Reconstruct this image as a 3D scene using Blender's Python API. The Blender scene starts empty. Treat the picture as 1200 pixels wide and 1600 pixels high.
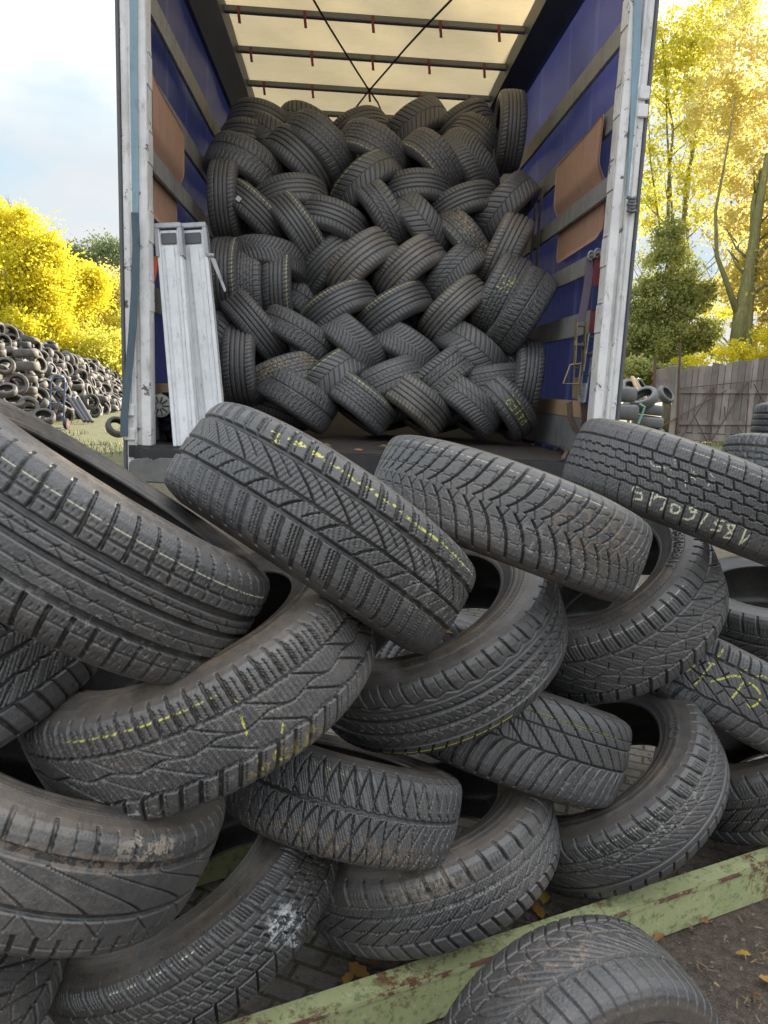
import bpy, bmesh, math, random
import numpy as np
from mathutils import Vector, Matrix
SC = bpy.context.scene
COL = SC.collection
random.seed(7)
RNG = np.random.default_rng(7)

# ------------------------------------------------------------------ camera
FPX = 1130.0
CAM = np.array([0.0, 0.0, 1.29])
def _axes(yaw, pitch, roll):
    cy, sy, cp, sp = math.cos(yaw), math.sin(yaw), math.cos(pitch), math.sin(pitch)
    fwd = np.array([sy*cp, cy*cp, -sp]); right = np.array([cy, -sy, 0.0]); up = np.cross(right, fwd)
    c, s = math.cos(roll), math.sin(roll)
    return c*right + s*up, -s*right + c*up, fwd
CR, CU, CF = _axes(math.radians(3.45), math.radians(9.75), math.radians(2.4))
cam = bpy.data.cameras.new('camera'); camo = bpy.data.objects.new('camera', cam); COL.objects.link(camo)
cam.sensor_fit = 'HORIZONTAL'; cam.sensor_width = 36.0; cam.lens = 36.0*FPX/1200.0
cam.clip_start = 0.02; cam.clip_end = 3000
camo.matrix_world = Matrix([[CR[0], CU[0], -CF[0], CAM[0]], [CR[1], CU[1], -CF[1], CAM[1]], [CR[2], CU[2], -CF[2], CAM[2]], [0, 0, 0, 1]])
SC.camera = camo

# ------------------------------------------------------------------ light
SUN_AZ, SUN_EL = math.radians(34), math.radians(19)     # clockwise from +Y; low sun behind the trees on the right
w = bpy.data.worlds.new('World'); SC.world = w; w.use_nodes = True
nt = w.node_tree; nt.nodes.clear()
sky = nt.nodes.new('ShaderNodeTexSky'); sky.sky_type = 'NISHITA'; sky.sun_disc = False
sky.sun_elevation = SUN_EL; sky.sun_rotation = SUN_AZ; sky.dust_density = 2.0; sky.air_density = 0.8; sky.ozone_density = 1.0
bg = nt.nodes.new('ShaderNodeBackground'); bg.inputs['Strength'].default_value = 0.15
# thin broken cloud: the sky colour drifts to white where noise on the view direction is high
tc = nt.nodes.new('ShaderNodeTexCoord'); mp = nt.nodes.new('ShaderNodeMapping'); mp.inputs['Scale'].default_value = (1.2, 1.2, 3.0)
nz = nt.nodes.new('ShaderNodeTexNoise'); nz.inputs['Scale'].default_value = 2.2; nz.inputs['Detail'].default_value = 6
rp = nt.nodes.new('ShaderNodeValToRGB'); rp.color_ramp.elements[0].position = 0.38; rp.color_ramp.elements[1].position = 0.58
mx = nt.nodes.new('ShaderNodeMix'); mx.data_type = 'RGBA'; mx.inputs['B'].default_value = (4.1, 3.85, 3.6, 1)
nt.links.new(tc.outputs['Generated'], mp.inputs['Vector']); nt.links.new(mp.outputs[0], nz.inputs['Vector'])
nt.links.new(nz.outputs['Fac'], rp.inputs['Fac']); nt.links.new(rp.outputs['Color'], mx.inputs['Factor'])
sep = nt.nodes.new('ShaderNodeSeparateXYZ'); nt.links.new(tc.outputs['Generated'], sep.inputs[0])
mr_ = nt.nodes.new('ShaderNodeMapRange'); mr_.inputs['From Min'].default_value = 0.25; mr_.inputs['From Max'].default_value = 0.75; mr_.inputs['To Min'].default_value = 0.42; mr_.inputs['To Max'].default_value = 1.5
nt.links.new(sep.outputs['Z'], mr_.inputs['Value'])
vm = nt.nodes.new('ShaderNodeVectorMath'); vm.operation = 'SCALE'; vm.inputs[0].default_value = (3.95, 3.95, 3.95); nt.links.new(mr_.outputs[0], vm.inputs['Scale']); nt.links.new(vm.outputs[0], mx.inputs['B'])
vs_ = nt.nodes.new('ShaderNodeVectorMath'); vs_.operation = 'MINIMUM'; vs_.inputs[1].default_value = (1.25, 1.58, 1.82); nt.links.new(sky.outputs[0], vs_.inputs[0])
nt.links.new(vs_.outputs[0], mx.inputs['A']); nt.links.new(mx.outputs['Result'], bg.inputs['Color'])
wo = nt.nodes.new('ShaderNodeOutputWorld'); nt.links.new(bg.outputs[0], wo.inputs[0])
sl = bpy.data.lights.new('sun', 'SUN'); sl.energy = 4.0; sl.angle = math.radians(0.6); sl.color = (1.0, 0.88, 0.72)
so = bpy.data.objects.new('sun', sl); COL.objects.link(so)
sd = Vector((math.sin(SUN_AZ)*math.cos(SUN_EL), math.cos(SUN_AZ)*math.cos(SUN_EL), math.sin(SUN_EL)))
so.rotation_euler = sd.to_track_quat('Z', 'Y').to_euler(); so.location = (20, 25, 20)
SC.view_settings.view_transform = 'Standard'; SC.view_settings.look = 'None'
SC.view_settings.exposure = 1.82; SC.view_settings.gamma = 1.0
SC.cycles.max_bounces = 8; SC.cycles.diffuse_bounces = 5; SC.cycles.transparent_max_bounces = 8

# ------------------------------------------------------------------ measuring (photo pixels to real points at a known distance)
def ray(px, py):
    return CF + CR*(px-600)/FPX - CU*(py-800)/FPX
def at_y(px, py, Y):
    v = ray(px, py); return CAM + v*(Y/v[1])
def at_x(px, py, X):
    v = ray(px, py); return CAM + v*(X/v[0])
def at_z(px, py, Z):
    v = ray(px, py); return CAM + v*((Z-CAM[2])/v[2])

# ------------------------------------------------------------------ object helpers
def tag(o, label=None, cat=None, group=None, kind=None):
    if label: o['label'] = label
    if cat: o['category'] = cat
    if group: o['group'] = group
    if kind: o['kind'] = kind
    return o
def link(o, parent=None):
    COL.objects.link(o)
    if parent is not None: o.parent = parent
    return o
def empty(name, loc=(0, 0, 0), label=None, cat=None, group=None):
    o = bpy.data.objects.new(name, None); o.location = loc; o.empty_display_size = 0.1
    link(o); tag(o, label, cat, group); return o
def mesh_np(name, V, F, mat=None, smooth=False, parent=None, attrs=None):
    """V (n,3) floats, F (m,k) ints"""
    me = bpy.data.meshes.new(name)
    V = np.ascontiguousarray(V, np.float32); F = np.ascontiguousarray(F, np.int32)
    k = F.shape[1]
    me.vertices.add(len(V)); me.vertices.foreach_set('co', V.ravel())
    me.loops.add(F.size); me.loops.foreach_set('vertex_index', F.ravel())
    me.polygons.add(len(F)); me.polygons.foreach_set('loop_start', np.arange(0, F.size, k, dtype=np.int32))
    if smooth: me.polygons.foreach_set('use_smooth', np.ones(len(F), bool))
    if attrs:
        for an, (typ, data) in attrs.items():
            a = me.attributes.new(an, typ, 'POINT')
            a.data.foreach_set('color' if typ == 'FLOAT_COLOR' else 'value', np.ascontiguousarray(data, np.float32).ravel())
    me.update(calc_edges=True)
    if mat: me.materials.append(mat)
    if parent is False: return me
    return link(bpy.data.objects.new(name, me), parent)
class MB:
    """collects shapes into one mesh"""
    def __init__(s): s.v = []; s.f = []
    def add(s, vs, fs):
        n = len(s.v); s.v += [tuple(map(float, q)) for q in vs]; s.f += [tuple(i+n for i in f) for f in fs]; return s
    def box(s, x0, x1, y0, y1, z0, z1, M=None):
        vs = [(x, y, z) for x in (x0, x1) for y in (y0, y1) for z in (z0, z1)]
        if M is not None: vs = [tuple(M @ Vector(q)) for q in vs]
        return s.add(vs, [(0, 1, 3, 2), (4, 6, 7, 5), (0, 4, 5, 1), (2, 3, 7, 6), (0, 2, 6, 4), (1, 5, 7, 3)])
    def tube(s, pts, r, n=8, cap=True):
        pts = [np.array(p, float) for p in pts]; rs = r if hasattr(r, '__len__') else [r]*len(pts)
        rings = []; prev = None
        for i, p in enumerate(pts):
            t = pts[min(i+1, len(pts)-1)] - pts[max(i-1, 0)]; t = t/(np.linalg.norm(t)+1e-9)
            if prev is None:
                a = np.cross(t, [0, 0, 1.0])
                if np.linalg.norm(a) < 1e-3: a = np.cross(t, [1.0, 0, 0])
            else: a = prev - t*(prev @ t)
            a = a/np.linalg.norm(a); prev = a; b = np.cross(t, a)
            rings.append([p + rs[i]*(math.cos(2*math.pi*k/n)*a + math.sin(2*math.pi*k/n)*b) for k in range(n)])
        vs = [q for R in rings for q in R]; fs = []
        for i in range(len(rings)-1):
            for k in range(n):
                fs.append((i*n+k, i*n+(k+1) % n, (i+1)*n+(k+1) % n, (i+1)*n+k))
        if cap: fs += [tuple(range(n-1, -1, -1)), tuple((len(rings)-1)*n+k for k in range(n))]
        return s.add(vs, fs)
    def ribbon(s, pts, width, thick):
        """flat strap along pts; width vector per call, thick vector per call"""
        wv = np.array(width, float); tv = np.array(thick, float); vs = []; fs = []
        for p in pts:
            p = np.array(p, float)
            vs += [p-wv/2-tv/2, p+wv/2-tv/2, p+wv/2+tv/2, p-wv/2+tv/2]
        for i in range(len(pts)-1):
            for k in range(4):
                fs.append((i*4+k, i*4+(k+1) % 4, (i+1)*4+(k+1) % 4, (i+1)*4+k))
        n = len(pts)-1
        fs += [(3, 2, 1, 0), (n*4, n*4+1, n*4+2, n*4+3)]
        return s.add(vs, fs)
    def prism(s, poly, ext):
        n = len(poly); e = np.array(ext, float)
        vs = [np.array(p, float) for p in poly] + [np.array(p, float)+e for p in poly]
        fs = [tuple(range(n-1, -1, -1)), tuple(range(n, 2*n))] + [(i, (i+1) % n, (i+1) % n+n, i+n) for i in range(n)]
        return s.add(vs, fs)
    def build(s, name, mat, parent=None, bevel=0, smooth=False):
        me = bpy.data.meshes.new(name); me.from_pydata(s.v, [], s.f)
        bm = bmesh.new(); bm.from_mesh(me); bmesh.ops.recalc_face_normals(bm, faces=bm.faces)
        if bevel: bmesh.ops.bevel(bm, geom=bm.edges[:], offset=bevel, segments=2, affect='EDGES', clamp_overlap=True)
        bm.to_mesh(me); bm.free()
        if smooth: me.polygons.foreach_set('use_smooth', np.ones(len(me.polygons), bool))
        me.update(); me.materials.append(mat)
        return link(bpy.data.objects.new(name, me), parent)
def copy_tree(o, parent=None):
    c = o.copy(); COL.objects.link(c); c.parent = parent
    for ch in list(o.children): copy_tree(ch, c)
    return c

# ------------------------------------------------------------------ materials
class N:
    def __init__(s, name, rough=0.6, spec=0.5):
        s.m = bpy.data.materials.new(name); s.m.use_nodes = True; s.t = s.m.node_tree
        s.b = s.t.nodes['Principled BSDF']; s.b.inputs['Roughness'].default_value = rough
        s.b.inputs['Specular IOR Level'].default_value = spec
        s.tc = s.n('ShaderNodeTexCoord')
    def n(s, typ, **k):
        q = s.t.nodes.new(typ)
        for a, v in k.items(): setattr(q, a, v)
        return q
    def l(s, a, b): s.t.links.new(a, b)
    def noise(s, scale, detail=4, rough=0.6, vec=None, stretch=None, world=False):
        q = s.n('ShaderNodeTexNoise'); q.inputs['Scale'].default_value = scale; q.inputs['Detail'].default_value = detail; q.inputs['Roughness'].default_value = rough
        v = vec or s.tc.outputs['Object']
        if stretch:
            mp = s.n('ShaderNodeMapping'); mp.inputs['Scale'].default_value = stretch; s.l(v, mp.inputs[0]); v = mp.outputs[0]
        s.l(v, q.inputs['Vector']); return q.outputs['Fac']
    def ramp(s, fac, *stops):
        r = s.n('ShaderNodeValToRGB'); e = r.color_ramp.elements
        while len(e) < len(stops): e.new(0.5)
        for i, (p, c) in enumerate(stops):
            e[i].position = p; e[i].color = (*c, 1) if hasattr(c, '__len__') else (c, c, c, 1)
        s.l(fac, r.inputs[0]); return r.outputs['Color']
    def mix(s, f, a, b, mode='MIX'):
        q = s.n('ShaderNodeMix', data_type='RGBA', blend_type=mode)
        for sock, v in (('Factor', f), ('A', a), ('B', b)):
            if hasattr(v, 'is_output'): s.l(v, q.inputs[sock])
            elif sock == 'Factor': q.inputs[sock].default_value = v
            else: q.inputs[sock].default_value = (*v, 1)
        return q.outputs['Result']
    def math(s, op, a, b=0.0):
        q = s.n('ShaderNodeMath', operation=op, use_clamp=True)
        for i, v in enumerate((a, b)):
            if hasattr(v, 'is_output'): s.l(v, q.inputs[i])
            else: q.inputs[i].default_value = v
        return q.outputs[0]
    def base(s, c):
        if hasattr(c, 'is_output'): s.l(c, s.b.inputs['Base Color'])
        else: s.b.inputs['Base Color'].default_value = (*c, 1)
        return s
    def rough(s, r): s.l(r, s.b.inputs['Roughness']); return s
    def bump(s, h, dist=0.01, strength=0.6):
        q = s.n('ShaderNodeBump'); q.inputs['Distance'].default_value = dist; q.inputs['Strength'].default_value = strength
        s.l(h, q.inputs['Height']); s.l(q.outputs[0], s.b.inputs['Normal']); return s
    def trans(s, color, amt):
        """let light through a thin sheet"""
        tr = s.n('ShaderNodeBsdfTranslucent'); ms = s.n('ShaderNodeMixShader'); ms.inputs[0].default_value = amt
        if hasattr(color, 'is_output'): s.l(color, tr.inputs[0])
        else: tr.inputs[0].default_value = (*color, 1)
        out = s.t.nodes['Material Output']
        s.l(s.b.outputs[0], ms.inputs[1]); s.l(tr.outputs[0], ms.inputs[2]); s.l(ms.outputs[0], out.inputs[0]); return s

def rubber(name, base=0.045, dust=0.45, wet=0.0, tint=(0.22, 0.18, 0.14), matt=0.0):
    q = N(name, 0.5, 0.75)
    oi = q.n('ShaderNodeObjectInfo')
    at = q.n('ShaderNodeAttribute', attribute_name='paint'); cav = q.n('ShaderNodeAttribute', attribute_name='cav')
    # shift noise per object
    ad = q.n('ShaderNodeVectorMath', operation='ADD'); q.l(q.tc.outputs['Object'], ad.inputs[0]); q.l(oi.outputs['Location'], ad.inputs[1])
    v = ad.outputs[0]
    big = q.noise(5.0, 5, 0.65, v); mid = q.noise(38, 5, 0.7, v); fine = q.noise(260, 3, 0.7, v)
    rub = q.ramp(fine, (0.3, (base*.74, base*.74, base*.75)), (0.7, (base*1.25, base*1.25, base*1.27)))
    rub = q.mix(1.0, rub, q.ramp(oi.outputs['Random'], (0, .74), (1, 1.18)), 'MULTIPLY')
    d = q.math('MULTIPLY', q.ramp(big, (0.35, 0.0), (0.72, 1.0)), q.ramp(mid, (0.3, 0.15), (0.7, 1.0)))
    d = q.math('MULTIPLY', d, dust)
    sp = q.math('MULTIPLY', q.ramp(fine, (0.585, 0.0), (0.69, 0.9)), q.ramp(big, (0.4, 0.05), (0.7, 1.0)))
    sp = q.math('MULTIPLY', sp, 0.3+0.3*dust)
    c = q.mix(d, rub, tint)
    c = q.mix(sp, c, (0.34, 0.32, 0.29))
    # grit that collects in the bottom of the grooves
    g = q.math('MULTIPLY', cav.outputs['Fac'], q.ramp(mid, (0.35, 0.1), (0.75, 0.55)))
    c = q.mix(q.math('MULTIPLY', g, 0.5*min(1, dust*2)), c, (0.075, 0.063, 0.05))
    # groove depths painted near black to deepen their shade; the rounded edge is dusty sidewall rubber
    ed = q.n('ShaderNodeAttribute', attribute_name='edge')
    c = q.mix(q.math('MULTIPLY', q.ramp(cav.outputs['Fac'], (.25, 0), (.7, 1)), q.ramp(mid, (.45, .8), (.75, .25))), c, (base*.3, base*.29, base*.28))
    c = q.mix(q.math('MULTIPLY', ed.outputs['Fac'], q.math('MULTIPLY', q.ramp(mid, (.25, .35), (.7, 1.0)), .75*min(1, dust*1.6))), c, (tint[0]*.85, tint[1]*.82, tint[2]*.8))
    pa = q.n('ShaderNodeAttribute', attribute_name='paint_amount')
    c = q.mix(pa.outputs['Fac'], c, at.outputs['Color'])
    q.base(c)
    r = q.ramp(mid, (0.3, 0.29-.12*wet+matt), (0.7, 0.54-.2*wet+matt))
    q.rough(r)
    if name == 'rubber_side':                                  # moulded rings and scuffs on the sidewalls
        wv = q.n('ShaderNodeTexWave', wave_type='RINGS', rings_direction='Z'); wv.inputs['Scale'].default_value = 9; wv.inputs['Distortion'].default_value = .12; wv.inputs['Detail'].default_value = 2
        q.l(q.tc.outputs['Object'], wv.inputs['Vector'])
        sxy = q.n('ShaderNodeSeparateXYZ'); q.l(q.tc.outputs['Object'], sxy.inputs[0])
        at2 = q.n('ShaderNodeMath', operation='ARCTAN2'); q.l(sxy.outputs['Y'], at2.inputs[0]); q.l(sxy.outputs['X'], at2.inputs[1])
        sn = q.n('ShaderNodeMath', operation='MULTIPLY'); q.l(at2.outputs[0], sn.inputs[0]); sn.inputs[1].default_value = 150
        sn2 = q.n('ShaderNodeMath', operation='SINE'); q.l(sn.outputs[0], sn2.inputs[0])
        ln_ = q.n('ShaderNodeVectorMath', operation='LENGTH'); fl2 = q.n('ShaderNodeVectorMath', operation='MULTIPLY'); fl2.inputs[1].default_value = (1, 1, 0); q.l(q.tc.outputs['Object'], fl2.inputs[0]); q.l(fl2.outputs[0], ln_.inputs[0])
        bandr = q.ramp(ln_.outputs['Value'], (.252, 0), (.254, 1), (.268, 1), (.270, 0)); ribs = q.math('MULTIPLY', q.math('MAXIMUM', sn2.outputs[0], 0.0), bandr)
        mid = q.math('ADD', mid, q.math('MULTIPLY', ribs, .5))
        q.bump(q.math('ADD', q.math('MULTIPLY', q.ramp(wv.outputs['Fac'], (.80, 0), (.95, 1)), .7), q.math('MULTIPLY', mid, .6)), 0.0022, 0.7)
    else: q.bump(q.math('ADD', q.math('MULTIPLY', fine, .7), q.math('MULTIPLY', mid, .5)), 0.0016, 0.6)
    return q.m
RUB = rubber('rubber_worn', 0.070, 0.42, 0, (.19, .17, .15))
RUBD = rubber('rubber_dusty', 0.072, .72, 0, (.21, .18, .15))
RUBC = rubber('rubber_dark', 0.056, 0.4, 0, (.18, .155, .13))
RUBW = rubber('rubber_wet', 0.042, 0.35, 0.7)
RUBT = rubber('rubber_stored', 0.098, 0.5, 0.0, (0.20, 0.20, 0.20))
RUBL = rubber('rubber_side', 0.06, 1.5, 0.0, (0.19, 0.148, 0.108), .08)
RUBI = rubber('rubber_inside', 0.04, 0.5)
RUBY = rubber('rubber_weathered', 0.115, 1.0, 0.0, (0.30, 0.255, 0.205))

# ------------------------------------------------------------------ tyre building
def sstep(x, a, b):
    t = np.clip((x-a)/(b-a), 0, 1); return t*t*(3-2*t)
def grv(d, w, s=0.9):                       # groove of width w mm at distance d mm, soft walls
    return 1-sstep(np.abs(d), w/2-s*.5, w/2+s*.6)
def tri(x): return np.abs(((x) % 1.0)-.5)*4-1
class Pat:
    """tread pattern on a grid: U degrees round the tyre, y mm across, mm per degree k"""
    def __init__(s, U, y, k): s.U, s.y, s.k = U, y, k; s.d = np.zeros_like(U+y)
    def put(s, g, depth=1.0): s.d = np.maximum(s.d, g*depth); return s
    def band(s, y0, y1, soft=1.5): return sstep(s.y, y0-soft, y0+soft)*(1-sstep(s.y, y1-soft, y1+soft))
    def circ(s, y0, w, depth=1.0, amp=0, n=30, soft=.9, step=False):
        off = 0
        if amp: off = amp*(np.sign(np.sin(np.radians(s.U*n))) if step else tri(s.U*n/360))
        return s.put(grv(s.y-y0-off, w*1.12, soft), depth)
    def lat(s, n, y0, y1, w, skew=None, ph=0.0, depth=1.0, soft=.9, every=None, cosfix=1.0):
        sk = skew(s.y) if skew is not None else 0.0           # mm
        p = ((s.U + sk/s.k)*n/360+ph)
        f = (p % 1.0)-.5
        g = grv(f*360/n*s.k*cosfix, w*(1.3 if w > 2.5 else 1), soft)*s.band(y0, y1)
        if every is not None:
            m, keep = every
            idx = np.floor(p).astype(int) % m
            g = g*np.isin(idx, keep)
        return s.put(g, depth)
def p_touring(P):
    P.circ(34, 9); P.circ(3, 7); P.circ(-40, 9); P.circ(57, 2.2, .5); P.circ(-66, 2, .4)
    sk = lambda y: 7*np.maximum(0, (y-45)/50)**1.5
    P.lat(58, 40, 128, 4.6, sk); P.lat(58, -128, -47, 5.0, lambda y: -5*((np.abs(y)-45)/50)**2, .3)
    for a in (.25, .5, .75): P.lat(58, 64, 70, 1.5, sk, a, .35); P.lat(58, 74, 79, 1.4, sk, a+.07, .3)
    P.lat(58, 45, 52, 1.6, sk, .5, .5)
    for a in (.3, .6): P.lat(58, -62, -54, 1.5, None, .3+a, .5); P.lat(58, -90, -82, 1.4, None, .3+a, .4)
    for c, o in ((18.5, 0.0), (-18.5, .4)):
        P.circ(c, 1.8, .6)
        P.lat(29, c-13, c, 1.7, lambda y: 1.7*y, o, .6); P.lat(29, c, c+13, 1.7, lambda y: 1.7*y, o+.5, .6)
        P.lat(58, c-4, c+4, 1.8, lambda y: -1.2*y, o, .6)
    # embossed fine lines on the outer shoulder
    for q in np.linspace(.2, .8, 6): P.lat(58, 88, 102, 1.2, sk, q, .14)
def sipe(P, n, y0, y1, w=1.3, amp=1.2, per=5, ph=0., slope=0., depth=.7):
    P.lat(n, y0, y1, w+.35, lambda y: amp*tri(y/per)+slope*y, ph, min(1, depth*1.4), .7)
def p_winter(P):
    P.circ(52, 7.5); P.circ(5, 5); P.circ(-31, 6.5)
    P.lat(56, 56, 130, 5.5, lambda y: .25*(y-56)); P.lat(56, -130, -35, 6.0, lambda y: .25*(y+35), .4)
    for q in (.3, .5, .7): sipe(P, 56, 60, 96, 1.3, 1.1, 6, q, .25); sipe(P, 56, -92, -38, 1.3, 1.1, 6, .4+q, .25)
    c1 = lambda y: 1.1*(y-5)+.012*(y-5)**2
    c2 = lambda y: -1.35*(y-5)-.012*(y-5)**2
    P.lat(28, 8, 52, 4.0, c1); P.lat(28, 22, 52, 2.2, c1, .5)
    P.lat(28, -30, 3, 3.8, c2, .2); P.lat(28, -22, 3, 2.0, c2, .7)
    for q in np.arange(0, 1, .2): sipe(P, 40, 8, 49, 1.1, 1.0, 4.5, q, -.35, .35); sipe(P, 40, -29, 3, 1.1, 1.0, 4.5, q, .45, .35)
def p_arrow(P):
    sw = lambda y: -(46*(1-np.exp(-np.abs(y)/40))+.10*np.abs(y))
    P.lat(58, 4, 128, 4.0, sw); P.lat(58, -128, -4, 4.0, sw, .5)
    P.lat(58, -4, 30, 1.6, lambda y: -sw(y)*.4, .2, .7); P.lat(58, -30, 4, 1.6, lambda y: -sw(y)*.4, .7, .7)
    P.lat(58, 34, 70, 1.6, lambda y: sw(y)*.2, .3, .5); P.lat(58, -72, -34, 1.6, lambda y: sw(y)*.2, .8, .5)
    for y0 in (28, 62): P.circ(y0, 1.5, .35, 3, 58, .9, True); P.circ(-y0, 1.5, .35, 3, 58, .9, True)
def p_block(P):
    for y0, a in ((50, 0), (26, 1.8), (4, 1.4), (-20, 1.8), (-42, 1.2)): P.circ(y0, 3.6 if a else 4.2, 1, a, 50, .9, True)
    rows = [(50, 130, 0), (26, 50, .5), (4, 26, .15), (-20, 4, .65), (-42, -20, .2), (-130, -42, .55)]
    for i, (a, b, ph) in enumerate(rows):
        sl = (lambda y: .1*y) if i in (0, 5) else (lambda y: .5*y)
        nn = 50 if i in (0, 5) else 32
        P.lat(nn, a, b, 3.4, sl, ph)
        m = 6 if i in (0, 5) else 8
        for q in np.arange(1, m)/m: P.lat(nn, a+4, min(b, 92)-4 if b > 0 else b-4, 1.2, sl, ph+q, .35, .7)
def p_rugged(P):
    P.circ(44, 5, 1, 1.2, 72); P.circ(-43, 6, 1, 2.2, 36)
    P.lat(72, 46, 130, 4.6, lambda y: .1*(y-46)); P.lat(64, -130, -46, 5.5, lambda y: .35*(np.abs(y)-46))
    P.lat(24, 6, 42, 4.0, lambda y: 1.5*y, .1); P.lat(24, -40, 4, 4.2, lambda y: 1.5*y, .6); P.circ(6, 3.4, .9, 5, 24)
    for q in np.arange(0, 1, .1666): sipe(P, 36, -40, 42, 1.2, 2.2, 5, q, .2, .22)
    for q in (.3, .65): sipe(P, 72, 50, 92, 1.2, 1.2, 6, q, .1); sipe(P, 64, -90, -50, 1.2, 1.2, 6, q, -.3)
    for q in (.45, .55): P.lat(72, 78, 90, 1.1, None, q, .2)
    P.circ(84, 1.0, .12)
def p_scallop(P):
    arc = lambda y: 17*np.sqrt(np.clip((y-50)/55, 0, 1.2))
    P.lat(42, 52, 104, 3.6, arc); P.lat(42, 66, 96, 1.8, lambda y: arc(y)+5, .35, .7); P.circ(52, 3.0, .8, 4, 42)
    P.circ(40, 3.0, .5); P.circ(16, 9, .75, soft=2.5); P.circ(-22, 9, .75, soft=2.5); P.circ(-58, 4)
    for y0 in (27, 3, -12, -33): P.lat(84, y0-5, y0+5, 2.4, lambda y: .9*y, y0*.013, .7)
    P.lat(64, -56, -40, 2.6, lambda y: -1.4*y, .3, .8); P.lat(64, -128, -66, 3.2, lambda y: -.5*y, .2)
    for q in (.3, .6): P.lat(64, -20, 14, 1.2, lambda y: .6*tri(y/6)*2, q, .3, .7)
def p_hex(P):
    P.circ(54, 5); P.circ(-48, 5, 1, 1.5, 45)
    P.lat(64, 56, 130, 4.2, lambda y: .15*(y-56)); P.lat(45, -130, -50, 6, lambda y: .3*(np.abs(y)-50), .3)
    P.lat(32, -46, 0, 3.2, lambda y: 1.9*y, .1); P.lat(32, 2, 52, 3.2, lambda y: 1.3*y, .6); P.lat(32, 16, 34, 2.4, lambda y: -.6*y, .3); P.lat(32, -30, -12, 2.4, lambda y: -.6*y, .75)
    P.circ(1, 2.6, .9, 5, 32)
    for q in (.33, .66): P.lat(64, 60, 92, 1.2, lambda y: .15*(y-56), q, .4, .7); P.lat(45, -90, -54, 1.3, None, .3+q, .4)
    for q in np.arange(0, 1, .25): sipe(P, 32, -44, 50, 1.1, 1.0, 5, q, .9, .2)
def p_scales(P):
    P.circ(10, 8, .8, 1.5, 72)
    for sg, y0 in ((1, 16), (-1, 4)):
        t = lambda y, sg=sg, y0=y0: np.clip((sg*y-y0*sg)/80, 0, 1.4)
        a1 = lambda y, t=t: 34*t(y)**.55; a2 = lambda y, t=t: -20*t(y)**1.3+34*t(y)*.3
        lo, hi = (16, 124) if sg > 0 else (-124, 2)
        P.lat(50, lo, hi, 3.4, a1, .1 if sg > 0 else .6); P.lat(50, lo, hi, 2.6, a2, .55)
    P.circ(98, 2.0, .45)
    for q in (.2, .4, .6, .8): sipe(P, 60, -90, 94, 1.2, .8, 4, q, .45, .3)
def p_vee(P):
    sw = lambda y: 30*(1-np.exp(-np.abs(y+8)/30))+.1*np.abs(y)
    P.circ(-8, 3.5); P.lat(62, -128, -9, 4.4, sw); P.lat(44, -7, 125, 3.6, lambda y: 1.15*(y+8))
    P.circ(38, 3, .8); P.circ(60, 2.2, .6)
    for q in (.2, .4, .6, .8): sipe(P, 44, -5, 58, 1.1, .5, 4, q, .2, .3); sipe(P, 62, -90, -12, 1.1, 1.2, 5, q, -.3, .2)
    P.lat(44, 76, 82, 8, None, .3, .25)
def p_wave(P):
    P.circ(52, 13, .85, soft=4); P.circ(-24, 9, .9, soft=2.5); P.circ(-76, 2, .5)
    P.lat(62, 62, 122, 5.2, lambda y: .12*y, 0, 1, .9, (2, (0,))); P.lat(62, 66, 112, 2.0, lambda y: .12*y, 0, .6, .9, (2, (1,)))
    P.lat(62, -128, -58, 5.0, lambda y: .1*y, .3, .9, 1.2); P.lat(31, -56, -30, 2.4, lambda y: -.3*y, .3, .5)
    P.lat(22, -20, 44, 4.6, lambda y: 1.5*(y+20)+.02*(y+20)**2, .1, .9, 1.5); P.lat(22, -56, -30, 3.0, lambda y: 1.2*y, .5, .5, 1.5)
def p_group(P):
    P.circ(44, 4); P.circ(14, 3.4, .9, 3, 62, .9, True); P.circ(-12, 3.4, .9, 3, 62, .9, True); P.circ(-40, 4.5)
    for q in (.2, .36, .52, .68): P.lat(48, 64, 98, 1.9, lambda y: .25*y, q, .8)
    P.lat(48, 46, 128, 3.2, lambda y: .25*y, .95, .5); P.lat(48, -128, -42, 3.6, lambda y: -.3*y, .3)
    for a, b, o in ((-38, -14, .1), (-10, 12, .5), (16, 42, .3)): P.lat(48, a, b, 3.0, lambda y: .5*y, o, .8); P.lat(48, a, b, 1.4, lambda y: .5*y, o+.33, .4); P.lat(48, a, b, 1.4, lambda y: .5*y, o+.66, .4)
    for q in (.25, .5, .75): sipe(P, 48, -90, -46, 1.3, 1, 5, .3+q, .3, .4)
def p_slots(P):
    P.circ(20, 6.5); P.circ(-12, 3.5, .9, 2, 45); P.circ(-46, 5)
    P.lat(45, 48, 128, 5.8, lambda y: .2*(y-48)); P.circ(46, 2.4, .6)
    P.lat(60, -128, -48, 5.5, lambda y: .4*y, .2); P.lat(45, -44, 16, 3.2, lambda y: -1.4*y, .1); P.lat(45, 24, 46, 2.0, lambda y: -.5*y, .4, .6)
    for q in (.2, .4, .6, .8): sipe(P, 45, -44, 46, 1.2, 1.3, 4.5, q, -1.0, .45); P.lat(45, 58, 84, 1.2, lambda y: 1.2*tri(y/5), q, .3, .7)
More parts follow.
